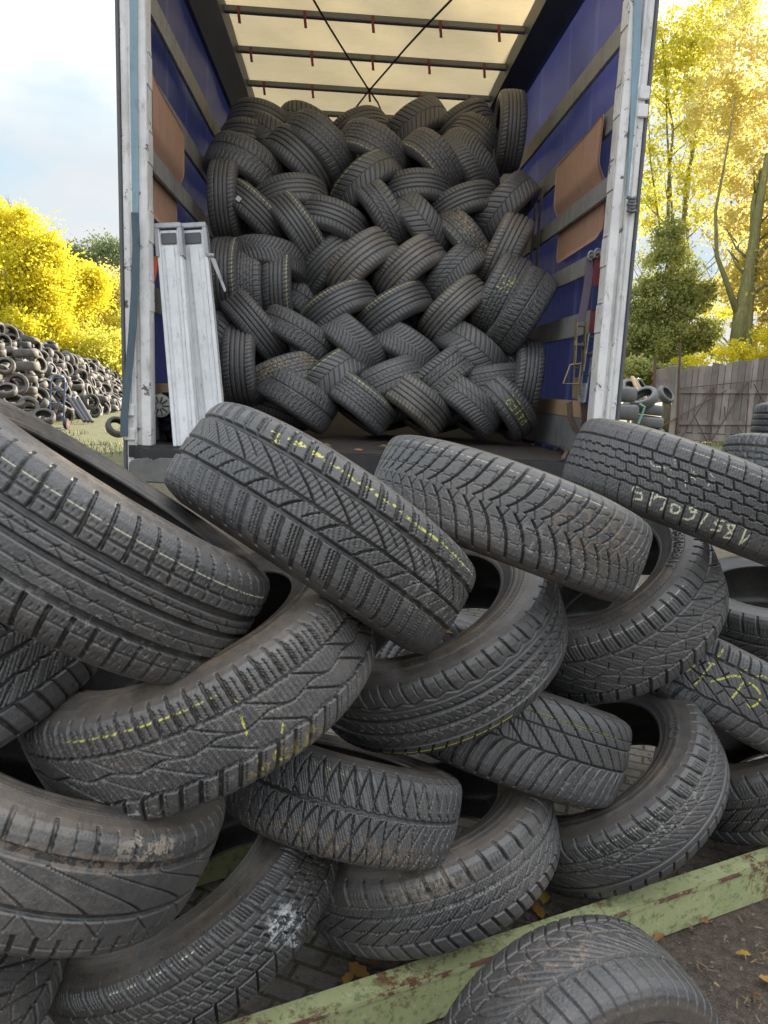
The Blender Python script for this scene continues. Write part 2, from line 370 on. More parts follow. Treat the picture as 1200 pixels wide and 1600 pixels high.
def p_sweep(P):
    P.circ(18, 4, 1, 1.5, 52); P.circ(46, 3.2, .8); P.circ(-40, 8); P.circ(-62, 3, .7)
    P.lat(52, 48, 128, 4.6, lambda y: .25*(y-48)+4*np.sin((y-48)/22)); P.lat(26, -36, 16, 3.4, lambda y: 1.8*y, .2)
    P.lat(52, 18, 46, 2.2, lambda y: 1.6*y, .4, .8); P.lat(52, -128, -62, 4.5, lambda y: -.3*y, .3)
    for q in (.2, .4, .6, .8): sipe(P, 52, 50, 88, 1.2, 1.4, 5, q, .25, .45); sipe(P, 26, -36, 44, 1.1, 1, 5, q, 1.0, .35)
def p_ridge(P):
    P.circ(24, 5, .8, soft=2); P.circ(-30, 4, .7, soft=2); P.circ(-62, 3, .6, soft=2)
    P.lat(40, -58, 20, 3.0, lambda y: 1.5*y, .1, .5, 1.6); P.lat(40, -58, 20, 2.2, lambda y: 1.2*y+.015*y*y, .6, .4, 1.6)
    P.lat(60, 30, 112, 2.6, lambda y: .15*y, 0, .5, 1.2); P.lat(60, -128, -64, 3, lambda y: -.5*y, .2, .5)
def p_ribs(P):                               # plain straight ribs (stored summer tyres)
    for y0 in (46, 16, -16, -46): P.circ(y0, 8)
    P.lat(60, 50, 125, 3.5, lambda y: .3*y); P.lat(60, -125, -50, 3.5, lambda y: .3*y, .5)
    P.lat(60, -14, 14, 2.2, lambda y: .8*y, .2, .5); P.lat(60, 20, 42, 2.0, lambda y: .8*y, .5, .5); P.lat(60, -42, -20, 2.0, lambda y: .8*y, .7, .5)
def p_chev(P):
    sw = lambda y: .75*np.abs(y)
    P.lat(40, 2, 125, 5.5, sw); P.lat(40, -125, -2, 5.5, sw, .5); P.circ(0, 4)

PROFILE_T = [(0, 0), (.14, .0008), (.26, .0023), (.36, .0047), (.425, .009), (.47, .0165), (.500, .029), (.52, .045)]
PROFILE_S = [(.52, .045), (.534, .056), (.537, .064), (.532, .071), (.535, .073), (.535, .078), (.529, .081), (.51, .092), (.485, .102), (.475, .105), (.468, .107), (.466, .112), (.44, .1165), (.42, .116)]
PROFILE_L = [(.42, .116), (.43, .108), (.46, .09), (.475, .068), (.46, .042), (.40, .024), (.25, .0175), (0, .016)]
def resample(pts, n):
    p = np.array(pts, float); s = np.concatenate([[0], np.cumsum(np.linalg.norm(np.diff(p, axis=0)*[.2, 1], axis=1))])
    t = np.linspace(0, s[-1], n); return np.stack([np.interp(t, s, p[:, 0]), np.interp(t, s, p[:, 1])], 1)
def ring_mesh(U, prof, R, W, close=True):
    """U radians (nu), prof (nv,2) of (w/W, drop)"""
    nu, nv = len(U), len(prof)
    r = R-prof[:, 1]; z = prof[:, 0]*W
    V = np.stack([np.cos(U)[:, None]*r[None], np.sin(U)[:, None]*r[None], np.broadcast_to(z, (nu, nv))], -1).reshape(-1, 3)
    i = np.arange(nu if close else nu-1); j = np.arange(nv-1); I, J = np.meshgrid(i, j, indexing='ij'); I2 = (I+1) % nu
    F = np.stack([I*nv+J, I2*nv+J, I2*nv+J+1, I*nv+J+1], -1).reshape(-1, 4)
    return V, F
def seg_dist(U, Y, a, b):
    ax, ay = a; bx, by = b; dx, dy = bx-ax, by-ay
    t = np.clip(((U-ax)*dx+(Y-ay)*dy)/(dx*dx+dy*dy+1e-9), 0, 1)
    return np.hypot(U-ax-t*dx, Y-ay-t*dy)
def hashn(x, y, s=0):
    return (np.sin(x*12.9898+y*78.233+s*37.7)*43758.5453) % 1.0
def vnoise(x, y, s=0):
    xi, yi = np.floor(x), np.floor(y); fx, fy = x-xi, y-yi; fx = fx*fx*(3-2*fx); fy = fy*fy*(3-2*fy)
    h = lambda a, b: hashn(a, b, s)
    return (h(xi, yi)*(1-fx)+h(xi+1, yi)*fx)*(1-fy)+(h(xi, yi+1)*(1-fx)+h(xi+1, yi+1)*fx)*fy
YEL = (0.72, 0.70, 0.12); CHK = (0.72, 0.71, 0.50); WHT = (0.62, 0.62, 0.58)
def tyre_meshes(R, W, pat, U, nv, depth=.0075, lines=(), strokes=(), blotches=(), mats=(None, None, None), phase=0., seed=0, side_n=(160, 30)):
    """three meshes: tread, sidewall (at +), liner; U in radians (increasing, covers the circle)"""
    half = resample(PROFILE_T, nv//2+1)
    prof = np.concatenate([half[::-1]*[-1, 1], half[1:]])
    V, F = ring_mesh(U, prof, R, W)
    Ud = np.degrees(U)[:, None]; y = (prof[:, 0]*200.0)[None]            # y: 100 at half width
    # arc coordinate so the pattern keeps its scale over the shoulder
    drop = prof[:, 1][None]; ys = y+np.sign(y)*drop*420*(np.abs(y) > 60)
    k = R*math.pi/180*1000
    P = Pat(Ud+phase, ys*np.ones_like(Ud), k); pat(P); d = P.d
    fade = 1-sstep(np.abs(ys), 103, 112); d = d*fade; edge = sstep(np.abs(ys), 99, 108)*np.ones_like(d)
    # casing waviness and wear
    n1 = vnoise(Ud*.35, ys*.06, seed)
    wear = .8+.2*n1
    r = R-prof[:, 1][None]-depth*d*wear-.0006*vnoise(Ud*2.2, ys*.4, seed+3)*(1-d)
    VV = V.reshape(len(U), -1, 3); 
    VV[..., 0] = np.cos(U)[:, None]*r; VV[..., 1] = np.sin(U)[:, None]*r
    paint = np.zeros((*d.shape, 4), np.float32)
    top = (d < .35)
    Um = Ud*k                                                     # mm round
    ymm = y*W*1000/200
    Ys = y
    for (y0, u0, u1, wmm, col, brk) in lines:                      # dashed chalk line at constant y
        dd = np.abs(ymm-y0*W*1000/200)
        uu = (Ud-u0) % 360
        a = (dd < wmm/2)*(uu < (u1-u0))*top*(vnoise(Um*.22, ymm*.5, seed+5) > brk)
        a = a*(.7+.3*vnoise(Um*.8, ymm*.8, seed+9))
        paint[..., :3] = np.where((a > paint[..., 3])[..., None], col, paint[..., :3]); paint[..., 3] = np.maximum(paint[..., 3], a)
    for (pts, wmm, col, brk) in strokes:                            # hand-drawn strokes, pts (deg, y)
        uc = pts[0][0]
        uu = ((Ud-uc+180) % 360-180)*k; yy = ymm+0*uu; q = np.full(uu.shape, 1e3)
        for (a0, a1), (b0, b1) in zip(pts[:-1], pts[1:]):
            q = np.minimum(q, seg_dist(uu, yy, ((a0-uc+180) % 360-180)*k*1.0*np.ones(1) if False else (((a0-uc+180) % 360-180)*k, a1*W*1000/200), (((b0-uc+180) % 360-180)*k, b1*W*1000/200)))
        a = (q < wmm/2)*top*(vnoise(Um*.5, ymm*.5, seed+5) > brk)*(.6+.4*vnoise(Um, ymm, seed+2))
        paint[..., :3] = np.where((a > paint[..., 3])[..., None], col, paint[..., :3]); paint[..., 3] = np.maximum(paint[..., 3], a)
    for (u0, y0, ru, ry, col, brk, amt) in blotches:                # dried mud / film patches
        e = (((Ud-u0+180) % 360-180)/ru)**2+((Ys-y0)/ry)**2
        a = amt*np.clip(1.25-e, 0, 1)*(vnoise(Um*.12, ymm*.12, seed+11)*.6+vnoise(Um*.5, ymm*.5, seed+12)*.4 > brk)
        paint[..., :3] = np.where((a > paint[..., 3])[..., None], col, paint[..., :3]); paint[..., 3] = np.maximum(paint[..., 3], a)
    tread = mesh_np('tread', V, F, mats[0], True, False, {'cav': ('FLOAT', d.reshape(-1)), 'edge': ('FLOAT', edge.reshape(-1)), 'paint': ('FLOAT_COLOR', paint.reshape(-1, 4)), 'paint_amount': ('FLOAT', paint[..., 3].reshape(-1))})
    us = np.linspace(0, 2*math.pi, side_n[0], endpoint=False)
    sp = resample(PROFILE_S, side_n[1])
    V, F = ring_mesh(us, sp, R, W); side = mesh_np('sidewall', V, F, mats[1], True, False)
    sp2 = sp*[-1, 1]; V, F = ring_mesh(us, sp2, R, W); side2 = mesh_np('sidewall', V, F[:, ::-1], mats[1], True, False)
    hl = resample(PROFILE_L, 12); lp = np.concatenate([hl, hl[::-1][1:]*[-1, 1]])
    V, F = ring_mesh(us, lp, R, W); lin = mesh_np('inner_liner', V, F, mats[2], True, False)
    return tread, side, side2, lin
def axis_matrix(c, a):
    a = np.array(a, float); a /= np.linalg.norm(a); e1 = np.cross(a, [0, 0, 1.0]); e1 /= np.linalg.norm(e1); e2 = np.cross(a, e1)
    return Matrix([[e1[0], e2[0], a[0], c[0]], [e1[1], e2[1], a[1], c[1]], [e1[2], e2[2], a[2], c[2]], [0, 0, 0, 1]])
def make_tyre(c, a, meshes, label, group, cat='tyre', spin=0, scale=(1, 1)):
    o = bpy.data.objects.new('tyre', None); link(o); o.empty_display_size = .1
    o.matrix_world = axis_matrix(c, a) @ Matrix.Rotation(spin, 4, 'Z') @ Matrix.Diagonal((scale[0], scale[0], scale[1], 1))
    tag(o, label, cat, group)
    for nm, me in zip(('tread', 'sidewall', 'sidewall', 'inner_liner'), meshes):
        link(bpy.data.objects.new(nm, me), o)
    return o

# ------------------------------------------------------------------ materials of the place
def m_paint(name, col, dirt=(.25, .22, .19), amt=.5, rough=.45, chips=None, scale=6):
    q = N(name, rough)
    a = q.noise(scale, 6, .7); b = q.noise(scale*7, 5, .7, stretch=(1, 1, .25)); 
    c = q.mix(q.math('MULTIPLY', q.ramp(a, (.42, 0), (.75, 1)), amt), col, dirt)
    c = q.mix(q.math('MULTIPLY', q.ramp(b, (.56, 0), (.68, 1)), amt*.9), c, tuple(x*.6 for x in dirt))
    if chips: c = q.mix(q.ramp(q.noise(scale*2.2, 7, .75), (.60, 0), (.635, 1)), c, chips)
    q.base(c); q.rough(q.ramp(b, (.3, rough-.1), (.7, rough+.15))); q.bump(b, .002, .35); return q.m
M_WHITE = m_paint('white_post_paint', (.80, .79, .77), (.34, .32, .30), .55, .5, (.12, .11, .10), 5)
M_ALU = m_paint('brushed_aluminium', (.80, .81, .82), (.40, .40, .40), .5, .38, None, 7); M_ALU.node_tree.nodes['Principled BSDF'].inputs['Metallic'].default_value = .05
M_STEEL = m_paint('galvanised_steel', (.42, .43, .44), (.22, .21, .20), .6, .45); M_STEEL.node_tree.nodes['Principled BSDF'].inputs['Metallic'].default_value = .5
M_DKSTEEL = m_paint('dark_steel', (.10, .105, .115), (.16, .14, .12), .5, .5)
M_BAR = m_paint('roof_bar_grey', (.20, .21, .22), (.12, .12, .12), .4, .45)
M_RUST = m_paint('rusty_iron', (.13, .08, .055), (.07, .04, .03), .7, .8, None, 12)
M_BRONZE = m_paint('bronze_metal', (.36, .29, .18), (.12, .09, .06), .7, .45, None, 20); M_BRONZE.node_tree.nodes['Principled BSDF'].inputs['Metallic'].default_value = .5
M_SILVER = m_paint('zinc_metal', (.66, .68, .68), (.30, .31, .32), .6, .3, None, 20); M_SILVER.node_tree.nodes['Principled BSDF'].inputs['Metallic'].default_value = .6
M_LEATHER = m_paint('brown_leather', (.13, .085, .06), (.06, .045, .035), .6, .6, None, 14)
M_SLAT = m_paint('slat_aluminium', (.30, .30, .295), (.17, .165, .15), .7, .5, None, 4)
M_RED = m_paint('red_webbing', (.24, .055, .065), (.15, .05, .05), .5, .75)
M_ORANGE = m_paint('orange_webbing', (.55, .11, .05), (.2, .08, .05), .5, .75)
M_PURPLE = m_paint('faded_purple_webbing', (.17, .13, .17), (.12, .10, .10), .6, .8)
M_BLUEWEB = m_paint('pale_blue_webbing', (.26, .38, .45), (.18, .25, .29), .6, .8)
M_TEALWEB = m_paint('teal_webbing', (.085, .125, .15), (.06, .09, .11), .6, .8)
M_BROWNWEB = m_paint('brown_webbing', (.22, .17, .15), (.12, .10, .09), .5, .8)
M_MAT = m_paint('brown_mat_board', (.50, .30, .21), (.38, .24, .17), .45, .8, None, 3)
M_BUFFER = m_paint('grey_buffer_rubber', (.13, .135, .13), (.21, .20, .18), .7, .75, None, 14)
M_BLACK = m_paint('black_plastic', (.022, .023, .026), (.06, .058, .055), .5, .45)
M_BAG = m_paint('black_sheet_plastic', (.018, .018, .02), (.05, .05, .05), .4, .28)
M_HUB = m_paint('pale_hubcap_plastic', (.62, .61, .56), (.35, .33, .28), .5, .4)
M_BLUEST = m_paint('blue_steel', (.03, .06, .16), (.08, .08, .1), .4, .5)
M_REDP = m_paint('red_plastic', (.30, .04, .04), (.1, .04, .04), .4, .5)
M_GREENP = m_paint('mint_plastic', (.22, .42, .32), (.2, .3, .25), .4, .5)
M_PLATE = m_paint('grey_kick_plate', (.24, .25, .25), (.13, .13, .125), .7, .5, None, 5)

def m_wood(name, c1, c2, scale=1.0, stretch=(12, 12, .8), rough=.8):
    q = N(name, rough)
    g = q.noise(4*scale, 7, .7, stretch=stretch); k = q.noise(2.2*scale, 4, .6)
    c = q.mix(g, c1, c2); c = q.mix(q.math('MULTIPLY', q.ramp(k, (.45, 0), (.75, 1)), .5), c, tuple(x*.5 for x in c1))
    if name == 'weathered_fence_wood':                         # every plank weathers differently
        sxp = q.n('ShaderNodeSeparateXYZ'); q.l(q.tc.outputs['Object'], sxp.inputs[0]); mm = q.n('ShaderNodeMath', operation='MULTIPLY'); q.l(sxp.outputs['X'], mm.inputs[0]); mm.inputs[1].default_value = 4.9
        fl = q.n('ShaderNodeMath', operation='FLOOR'); q.l(mm.outputs[0], fl.inputs[0]); wn = q.n('ShaderNodeTexWhiteNoise', noise_dimensions='1D'); q.l(fl.outputs[0], wn.inputs['W'])
        c = q.mix(1.0, c, q.ramp(wn.outputs['Value'], (0, .55), (1, 1.1)), 'MULTIPLY')
    q.base(c); q.bump(g, .004, .5); return q.m
M_PLANK = m_wood('weathered_fence_wood', (.22, .185, .165), (.37, .325, .295), 1.2)
M_BOARD = m_wood('raw_plank_wood', (.40, .26, .15), (.56, .40, .25), 2, (1, .8, 10))
M_BED = m_wood('dark_bed_board', (.022, .018, .016), (.05, .042, .036), 2, (6, .6, 6), .75)

# green rack paint, flaking to rust along the edges
q = N('flaking_green_paint', .55)
a = q.noise(9, 7, .7); b = q.noise(42, 6, .75); c_ = q.noise(3, 3)
col = q.mix(q.ramp(a, (.35, 0), (.7, 1)), (.32, .36, .17), (.42, .43, .23))
col = q.mix(q.math('MULTIPLY', q.ramp(b, (.52, 0), (.60, 1)), .85), col, (.15, .19, .09)); pale = q.noise(70, 5, .8); col = q.mix(q.math('MULTIPLY', q.ramp(pale, (.58, 0), (.64, 1)), .7), col, (.52, .52, .36))
rust = q.math('MULTIPLY', q.ramp(b, (.45, 0), (.53, .95)), q.ramp(q.noise(5, 8, .8), (.52, 0), (.60, 1)))
col = q.mix(rust, col, (.14, .055, .03)); q.base(col); q.bump(b, .003, .5); M_GREEN = q.m
q = N('rusted_edge', .8); a = q.noise(30, 6, .7)
q.base(q.mix(q.ramp(q.noise(16, 6, .8), (.47, 0), (.54, 1)), q.ramp(a, (.3, (.09, .04, .03)), (.7, (.20, .10, .07))), (.34, .36, .18))); q.bump(a, .003, .5); M_EDGE = q.m

# blue side curtain: translucent PVC with vertical welds
q = N('blue_curtain_pvc', .38)
a = q.noise(1.6, 4, .5); wv = q.n('ShaderNodeTexWave', wave_type='BANDS', bands_direction='Y'); wv.inputs['Scale'].default_value = .52; wv.inputs['Distortion'].default_value = .15
q.l(q.tc.outputs['Object'], wv.inputs['Vector'])
seam = q.ramp(wv.outputs['Fac'], (.970, 0), (.990, 1))
c_ = q.mix(q.ramp(a, (.3, 0), (.75, 1)), (.030, .036, .115), (.044, .051, .145)); c_ = q.mix(q.math('MULTIPLY', seam, .7), c_, (.17, .19, .30))
sc_ = q.noise(14, 6, .8, stretch=(1, .3, 1)); c_ = q.mix(q.math('MULTIPLY', q.ramp(sc_, (.62, 0), (.72, 1)), .35), c_, (.25, .26, .36))
st_ = q.noise(2.2, 5, .7, stretch=(1, 2.2, .25)); c_ = q.mix(q.math('MULTIPLY', q.ramp(st_, (.45, 0), (.75, 1)), .45), c_, (.075, .078, .11))
q.base(c_); q.bump(q.math('ADD', q.math('MULTIPLY', a, .5), q.math('MULTIPLY', st_, .5)), .04, .5); q.trans((.036, .044, .135), .38); M_CURT = q.m
q = N('cream_roof_tarp', .6)
a = q.noise(1.3, 5, .6, stretch=(2.5, .6, 1)); c_ = q.mix(q.ramp(a, (.3, 0), (.7, 1)), (.54, .46, .29), (.60, .52, .34))
wr = q.noise(2.4, 4, .6, stretch=(1.2, 3.5, 1)); st_ = q.noise(.9, 6, .75); c_ = q.mix(q.math('MULTIPLY', q.ramp(st_, (.5, 0), (.75, 1)), .35), c_, (.40, .33, .22))
q.base(c_); q.bump(wr, .06, .6); q.trans(q.mix(q.ramp(st_, (.35, 0), (.75, 1)), (.60, .48, .28), (.46, .37, .21)), .58); M_TARP = q.m
q = N('dark_rail_paint', .5); a = q.noise(3, 4)
q.base(q.ramp(a, (.3, (.035, .045, .075)), (.7, (.06, .075, .115)))); M_RAIL = q.m
q = N('bulkhead_panel', .6); q.base((.05, .055, .075)); M_BULK = q.m

# ground: paving near the rack, worn grass and gravel in the yard, soil on the right
q = N('yard_ground', .92)
ob = q.tc.outputs['Object']; sx = q.n('ShaderNodeSeparateXYZ'); q.l(ob, sx.inputs[0])
big = q.noise(.35, 5, .65); mid = q.noise(3.2, 6, .7); fine = q.noise(40, 5, .75); grit = q.noise(220, 3, .8)
soil = q.mix(q.ramp(fine, (.3, 0), (.7, 1)), (.040, .029, .022), (.15, .112, .086)); soil = q.mix(q.ramp(grit, (.55, 0), (.7, .8)), soil, (.24, .20, .16))
grass = q.mix(q.ramp(fine, (.35, 0), (.65, 1)), (.055, .08, .02), (.16, .165, .05))
gravel = q.mix(q.ramp(fine, (.3, 0), (.7, 1)), (.115, .09, .062), (.21, .175, .12))
mg = q.n('ShaderNodeMapRange'); mg.inputs['From Min'].default_value = 7.5; mg.inputs['From Max'].default_value = 10.5; q.l(sx.outputs['Y'], mg.inputs['Value'])
yard = q.mix(q.math('MULTIPLY', q.ramp(mid, (.40, 0), (.54, 1)), mg.outputs[0]), gravel, grass)
br = q.n('ShaderNodeTexBrick'); br.inputs['Scale'].default_value = 4.6; br.inputs['Mortar Size'].default_value = .03; br.inputs['Mortar Smooth'].default_value = .3
mp = q.n('ShaderNodeMapping'); mp.inputs['Rotation'].default_value = (0, 0, .42); q.l(ob, mp.inputs[0]); q.l(mp.outputs[0], br.inputs['Vector'])
stone = q.mix(q.ramp(mid, (.3, 0), (.7, 1)), (.20, .185, .17), (.30, .275, .245)); stone = q.mix(q.ramp(grit, (.5, 0), (.75, .6)), stone, (.42, .40, .36))
moss = q.mix(q.ramp(fine, (.3, 0), (.7, 1)), (.06, .062, .03), (.13, .125, .06))
pave = q.mix(br.outputs['Fac'], stone, moss); pave = q.mix(q.math('MULTIPLY', q.ramp(mid, (.52, 0), (.66, 1)), .75), pave, soil)
# where is what: distance beyond 4 m is yard, right of x = 0.75 is soil
edge = q.n('ShaderNodeMath', operation='MULTIPLY_ADD'); q.l(mid, edge.inputs[0]); edge.inputs[1].default_value = 1.2; q.l(sx.outputs['Y'], edge.inputs[2])
mr = q.n('ShaderNodeMapRange'); mr.inputs['From Min'].default_value = 4.6; mr.inputs['From Max'].default_value = 6.2; q.l(edge.outputs[0], mr.inputs['Value'])
ax = q.n('ShaderNodeMath', operation='MULTIPLY_ADD'); q.l(sx.outputs['Y'], ax.inputs[0]); ax.inputs[1].default_value = -2.2; q.l(sx.outputs['X'], ax.inputs[2])   # x - 2.2 y: positive in front of the rack
ax2 = q.n('ShaderNodeMath', operation='MULTIPLY_ADD'); q.l(mid, ax2.inputs[0]); ax2.inputs[1].default_value = .6; q.l(ax.outputs[0], ax2.inputs[2])
mr2 = q.n('ShaderNodeMapRange'); mr2.inputs['From Min'].default_value = -3.0; mr2.inputs['From Max'].default_value = -2.6; q.l(ax2.outputs[0], mr2.inputs['Value'])
near = q.mix(mr2.outputs[0], pave, soil)
q.base(q.mix(mr.outputs[0], near, yard))
hh = q.math('ADD', q.math('MULTIPLY', fine, .6), q.math('MULTIPLY', br.outputs['Fac'], -.3)); q.bump(hh, .035, .9); M_GROUND = q.m

gx = np.concatenate([np.linspace(-300, -6, 30), np.linspace(-5.8, 6, 120), np.linspace(7, 300, 30)])
gy = np.concatenate([np.linspace(-60, -1, 12), np.linspace(-.9, 7, 80), np.linspace(8, 600, 60)])
GX, GY = np.meshgrid(gx, gy, indexing='ij')
GZ = .012*(vnoise(GX*2.5, GY*2.5, 1)-.5)*(np.abs(GX) < 6)*(np.abs(GY-3) < 4)-.008
V = np.stack([GX, GY, GZ], -1).reshape(-1, 3); nyy = len(gy)
I, J = np.meshgrid(np.arange(len(gx)-1), np.arange(nyy-1), indexing='ij')
F = np.stack([I*nyy+J, (I+1)*nyy+J, (I+1)*nyy+J+1, I*nyy+J+1], -1).reshape(-1, 4)
tag(mesh_np('ground', V, F, M_GROUND, True), kind='structure')

# ------------------------------------------------------------------ curtain-side trailer, open at the back
XL, XR, YB, YF, ZB, ZR = -1.09, 1.41, 3.7, 17.2, .955, 3.84
tr = empty('trailer', (.16, 3.7, 0), 'open rear of a curtain side trailer with blue inside walls and cream roof', 'trailer')
def tb(mb, name, mat, parent=tr, bevel=0, smooth=False):
    o = mb.build(name, mat, parent, bevel, smooth)
    if parent is tr:
        o.matrix_parent_inverse = tr.matrix_world.inverted() if False else Matrix.Translation((-.16, -3.7, 0))
    return o
tb(MB().box(XL+.02, XR-.02, YB-.02, YF, ZB-.06, ZB), 'bed', M_BED)
tb(MB().box(XL+.06, XR-.06, YB-.06, YB-.025, ZB-.16, ZB-.005), 'rear_sill', M_BLACK, bevel=.006)
tb(MB().box(-.3, -.2, YB+.1, YF, .62, ZB-.065).box(.52, .62, YB+.1, YF, .62, ZB-.065), 'chassis_beam', M_DKSTEEL)
for s in (-1, 1):
    xo = XL if s < 0 else XR                                     # outer face; profile runs inward
    q = lambda a, b: (min(xo-s*a, xo-s*b), max(xo-s*a, xo-s*b))
    mb = MB(); 
    mb.box(*q(.012, .058), YB-.012, YB+.10, .80, 4.05).box(*q(.058, .080), YB+.02, YB+.10, .80, 4.05).box(*q(.080, .125), YB, YB+.10, .90, 4.05)
    mb.box(*q(.040, .046), YB-.02, YB-.0125, .80, 4.05)
    post = tb(mb, 'corner_post', M_WHITE, bevel=.003)
    tb(MB().box(*q(-.006, .010), YB-.02, YB+.12, .78, 4.05), 'curtain_edge', M_DKSTEEL, bevel=.003)
    # brackets that take the slats
    for z in (3.115, 2.72, 2.38, 2.02, 1.695):
        tb(MB().box(*q(.10, .129), YB+.005, YB+.10, z-.085, z+.06).box(*q(.112, .129), YB+.03, YB+.09, z+.061, z+.085), 'slat_bracket', M_WHITE, bevel=.004)
    mb = MB()
    for z in ((.98, 1.10) if s < 0 else (2.62, 2.70)): tb(MB().box(*q(.0, .052), YB-.028, YB-.0125, z, z+.06), 'hinge', M_WHITE, bevel=.004)
    # curtain
    xw = -1.052 if s < 0 else 1.382
    nY, nZ = 90, 24
    yy, zz = np.meshgrid(np.linspace(YB+.11, YF, nY), np.linspace(.9, 3.85, nZ), indexing='ij')
    bul = s*(.012*np.sin(yy*5.1)+.014*(vnoise(yy*1.2, zz*.9, 3+s)-.5)+.012*np.sin((zz-.9)/2.9*math.pi))
    VV = np.stack([xw+s*.012+bul, yy, zz], -1)
    V = np.concatenate([VV.reshape(-1, 3), (VV+[s*.004, 0, 0]).reshape(-1, 3)])
    I, J = np.meshgrid(np.arange(nY-1), np.arange(nZ-1), indexing='ij'); F = np.stack([I*nZ+J, (I+1)*nZ+J, (I+1)*nZ+J+1, I*nZ+J+1], -1).reshape(-1, 4)
    o = mesh_np('side_curtain', V, F, M_CURT, True, tr); o.matrix_parent_inverse = Matrix.Translation((-.16, -3.7, 0))
    # top rail: box from the wall in to the roof edge, with a hanging skirt
    xi = -.915 if s < 0 else 1.19; zr = 3.56 if s < 0 else 3.66
    tb(MB().prism([(xw+s*.0, YB+.12, zr), (xw-s*.03, YB+.12, zr), (xi, YB+.12, ZR-.10), (xi, YB+.12, ZR+.05), (xw, YB+.12, ZR+.05)], (0, YF-YB-.12, 0)), 'top_rail', M_RAIL)
    x0 = xw-s*.022
    for z0, z1 in ((3.05, 3.17), (2.655, 2.78), (2.325, 2.43), (1.965, 2.07), (1.63, 1.76)):
        mb = MB(); cuts = [YB+.10, 6.9, 10.2, 13.6, YF-.1]
        for a, b in zip(cuts[:-1], cuts[1:]): mb.box(min(x0, x0-s*.022), max(x0, x0-s*.022), a+.005, b-.03, z0, z1)
        tb(mb, 'slat', M_SLAT, bevel=.003)
    tb(MB().box(min(x0, x0-s*.025), max(x0, x0-s*.025), YB+.36, YF-.2, 1.165, 1.262), 'side_board', M_BOARD, bevel=.004)
    tb(MB().box(min(x0-s*.001, x0-s*.03), max(x0-s*.001, x0-s*.03), YB+.30, YF-.2, ZB+.003, 1.163), 'kick_plate', M_PLATE, bevel=.004)
    tb(MB().box(min(x0-s*.03, x0-s*.09), max(x0-s*.03, x0-s*.09), YB+.6, YF-.2, ZB+.002, ZB+.022), 'edge_strip', M_CURT)
    # curtain ratchet posts outside and a row of wheels, seen from the side only
    for yw in (8.6, 9.9, 11.2):
        wl = tb(MB().tube([(xo-s*.05, yw, .5), (xo-s*.33, yw, .5)], .49, 40), 'wheel', M_BLACK, bevel=.02)
        h = MB().tube([(xo-s*.045, yw, .5), (xo-s*.2, yw, .5)], [.27, .22], 30).build('rim', M_STEEL, wl); h.location = (0, 0, 0)
    tb(MB().box(*q(.02, .10), YB-.05, YB+.05, .60, .79), 'lamp_holder', M_BLACK, bevel=.006)
# buffer block with a notch under the left post
mb = MB().prism([(-1.045, 3.56, .785), (-1.035, 3.56, .89), (-.945, 3.56, .905), (-.925, 3.56, .885), (-.905, 3.56, .905), (-.80, 3.56, .905), (-.775, 3.56, .87), (-.785, 3.56, .80), (-.83, 3.56, .782)], (0, .10, 0))
tb(mb, 'rubber_buffer', M_BUFFER, bevel=.008)
tb(MB().box(-1.0, -.55, 3.60, 3.67, .885, .945), 'bumper_beam', M_BLACK, bevel=.008)
# roof
nX, nY = 40, 120
xx, yy = np.meshgrid(np.linspace(-1.02, 1.30, nX), np.linspace(YB+.05, YF, nY), indexing='ij')
zz = ZR+.035+.012*np.abs(np.sin((yy-5.6)/.61*math.pi))+.006*np.sin(xx*9+yy*3)+.02*(1-((xx-.14)/1.16)**2)
V = np.stack([xx, yy, zz], -1).reshape(-1, 3); I, J = np.meshgrid(np.arange(nX-1), np.arange(nY-1), indexing='ij')
F = np.stack([I*nY+J, (I+1)*nY+J, (I+1)*nY+J+1, I*nY+J+1], -1).reshape(-1, 4)
o = mesh_np('roof_tarp', V, F, M_TARP, True, tr); o.matrix_parent_inverse = Matrix.Translation((-.16, -3.7, 0))
for i, yb in enumerate([4.37, 4.98, 5.59, 6.20, 6.84, 7.44, 8.05, 8.7, 9.9, 11.1, 12.3, 13.5, 14.7]):
    bar = tb(MB().box(-.93, 1.205, yb-.022, yb+.022, ZR-.03, ZR+.012), 'roof_bar', M_BAR, bevel=.005)
    if i < 8:
        for x in (-.80, -.345, .115, .575, 1.02):
            j = random.uniform(-.02, .02)
            MB().ribbon([(x+j, yb-.026, ZR+.005), (x+j, yb-.028, ZR-.035), (x+j+.006, yb-.026, ZR-.075), (x+j+.010, yb-.024, ZR-.105)], (.02, 0, 0), (0, .004, 0)).build('strap_loop', M_RED, bar).matrix_parent_inverse = Matrix.Translation((-.16, -3.7, 0)) @ Matrix.Identity(4)
            bar.children[-1].matrix_parent_inverse = Matrix.Identity(4)
tb(MB().box(XL+.03, XR-.03, YF-.04, YF, ZB, 4.0), 'bulkhead', M_BULK)
tb(MB().box(XL+.13, XR-.13, YB, YB+.08, 3.97, 4.09), 'rear_header', M_WHITE, bevel=.004)
# black cords criss-crossing under the roof
pts = lambda l: [at_z(px, py, ZR-.045) for px, py in l]
for l in ([(470, -40), (490, 0), (512, 38), (538, 80), (558, 112), (576, 140), (590, 160), (600, 183)], [(740, -38), (705, 0), (668, 38), (634, 75), (606, 108), (578, 140), (560, 163)]):
    p = pts(l); a, b = p[0], p[1]; tb(MB().tube([a-(b-a)*2.2]+p+[p[-1]+(p[-1]-p[-2])*4], .008, 6), 'roof_cord', M_BLACK)

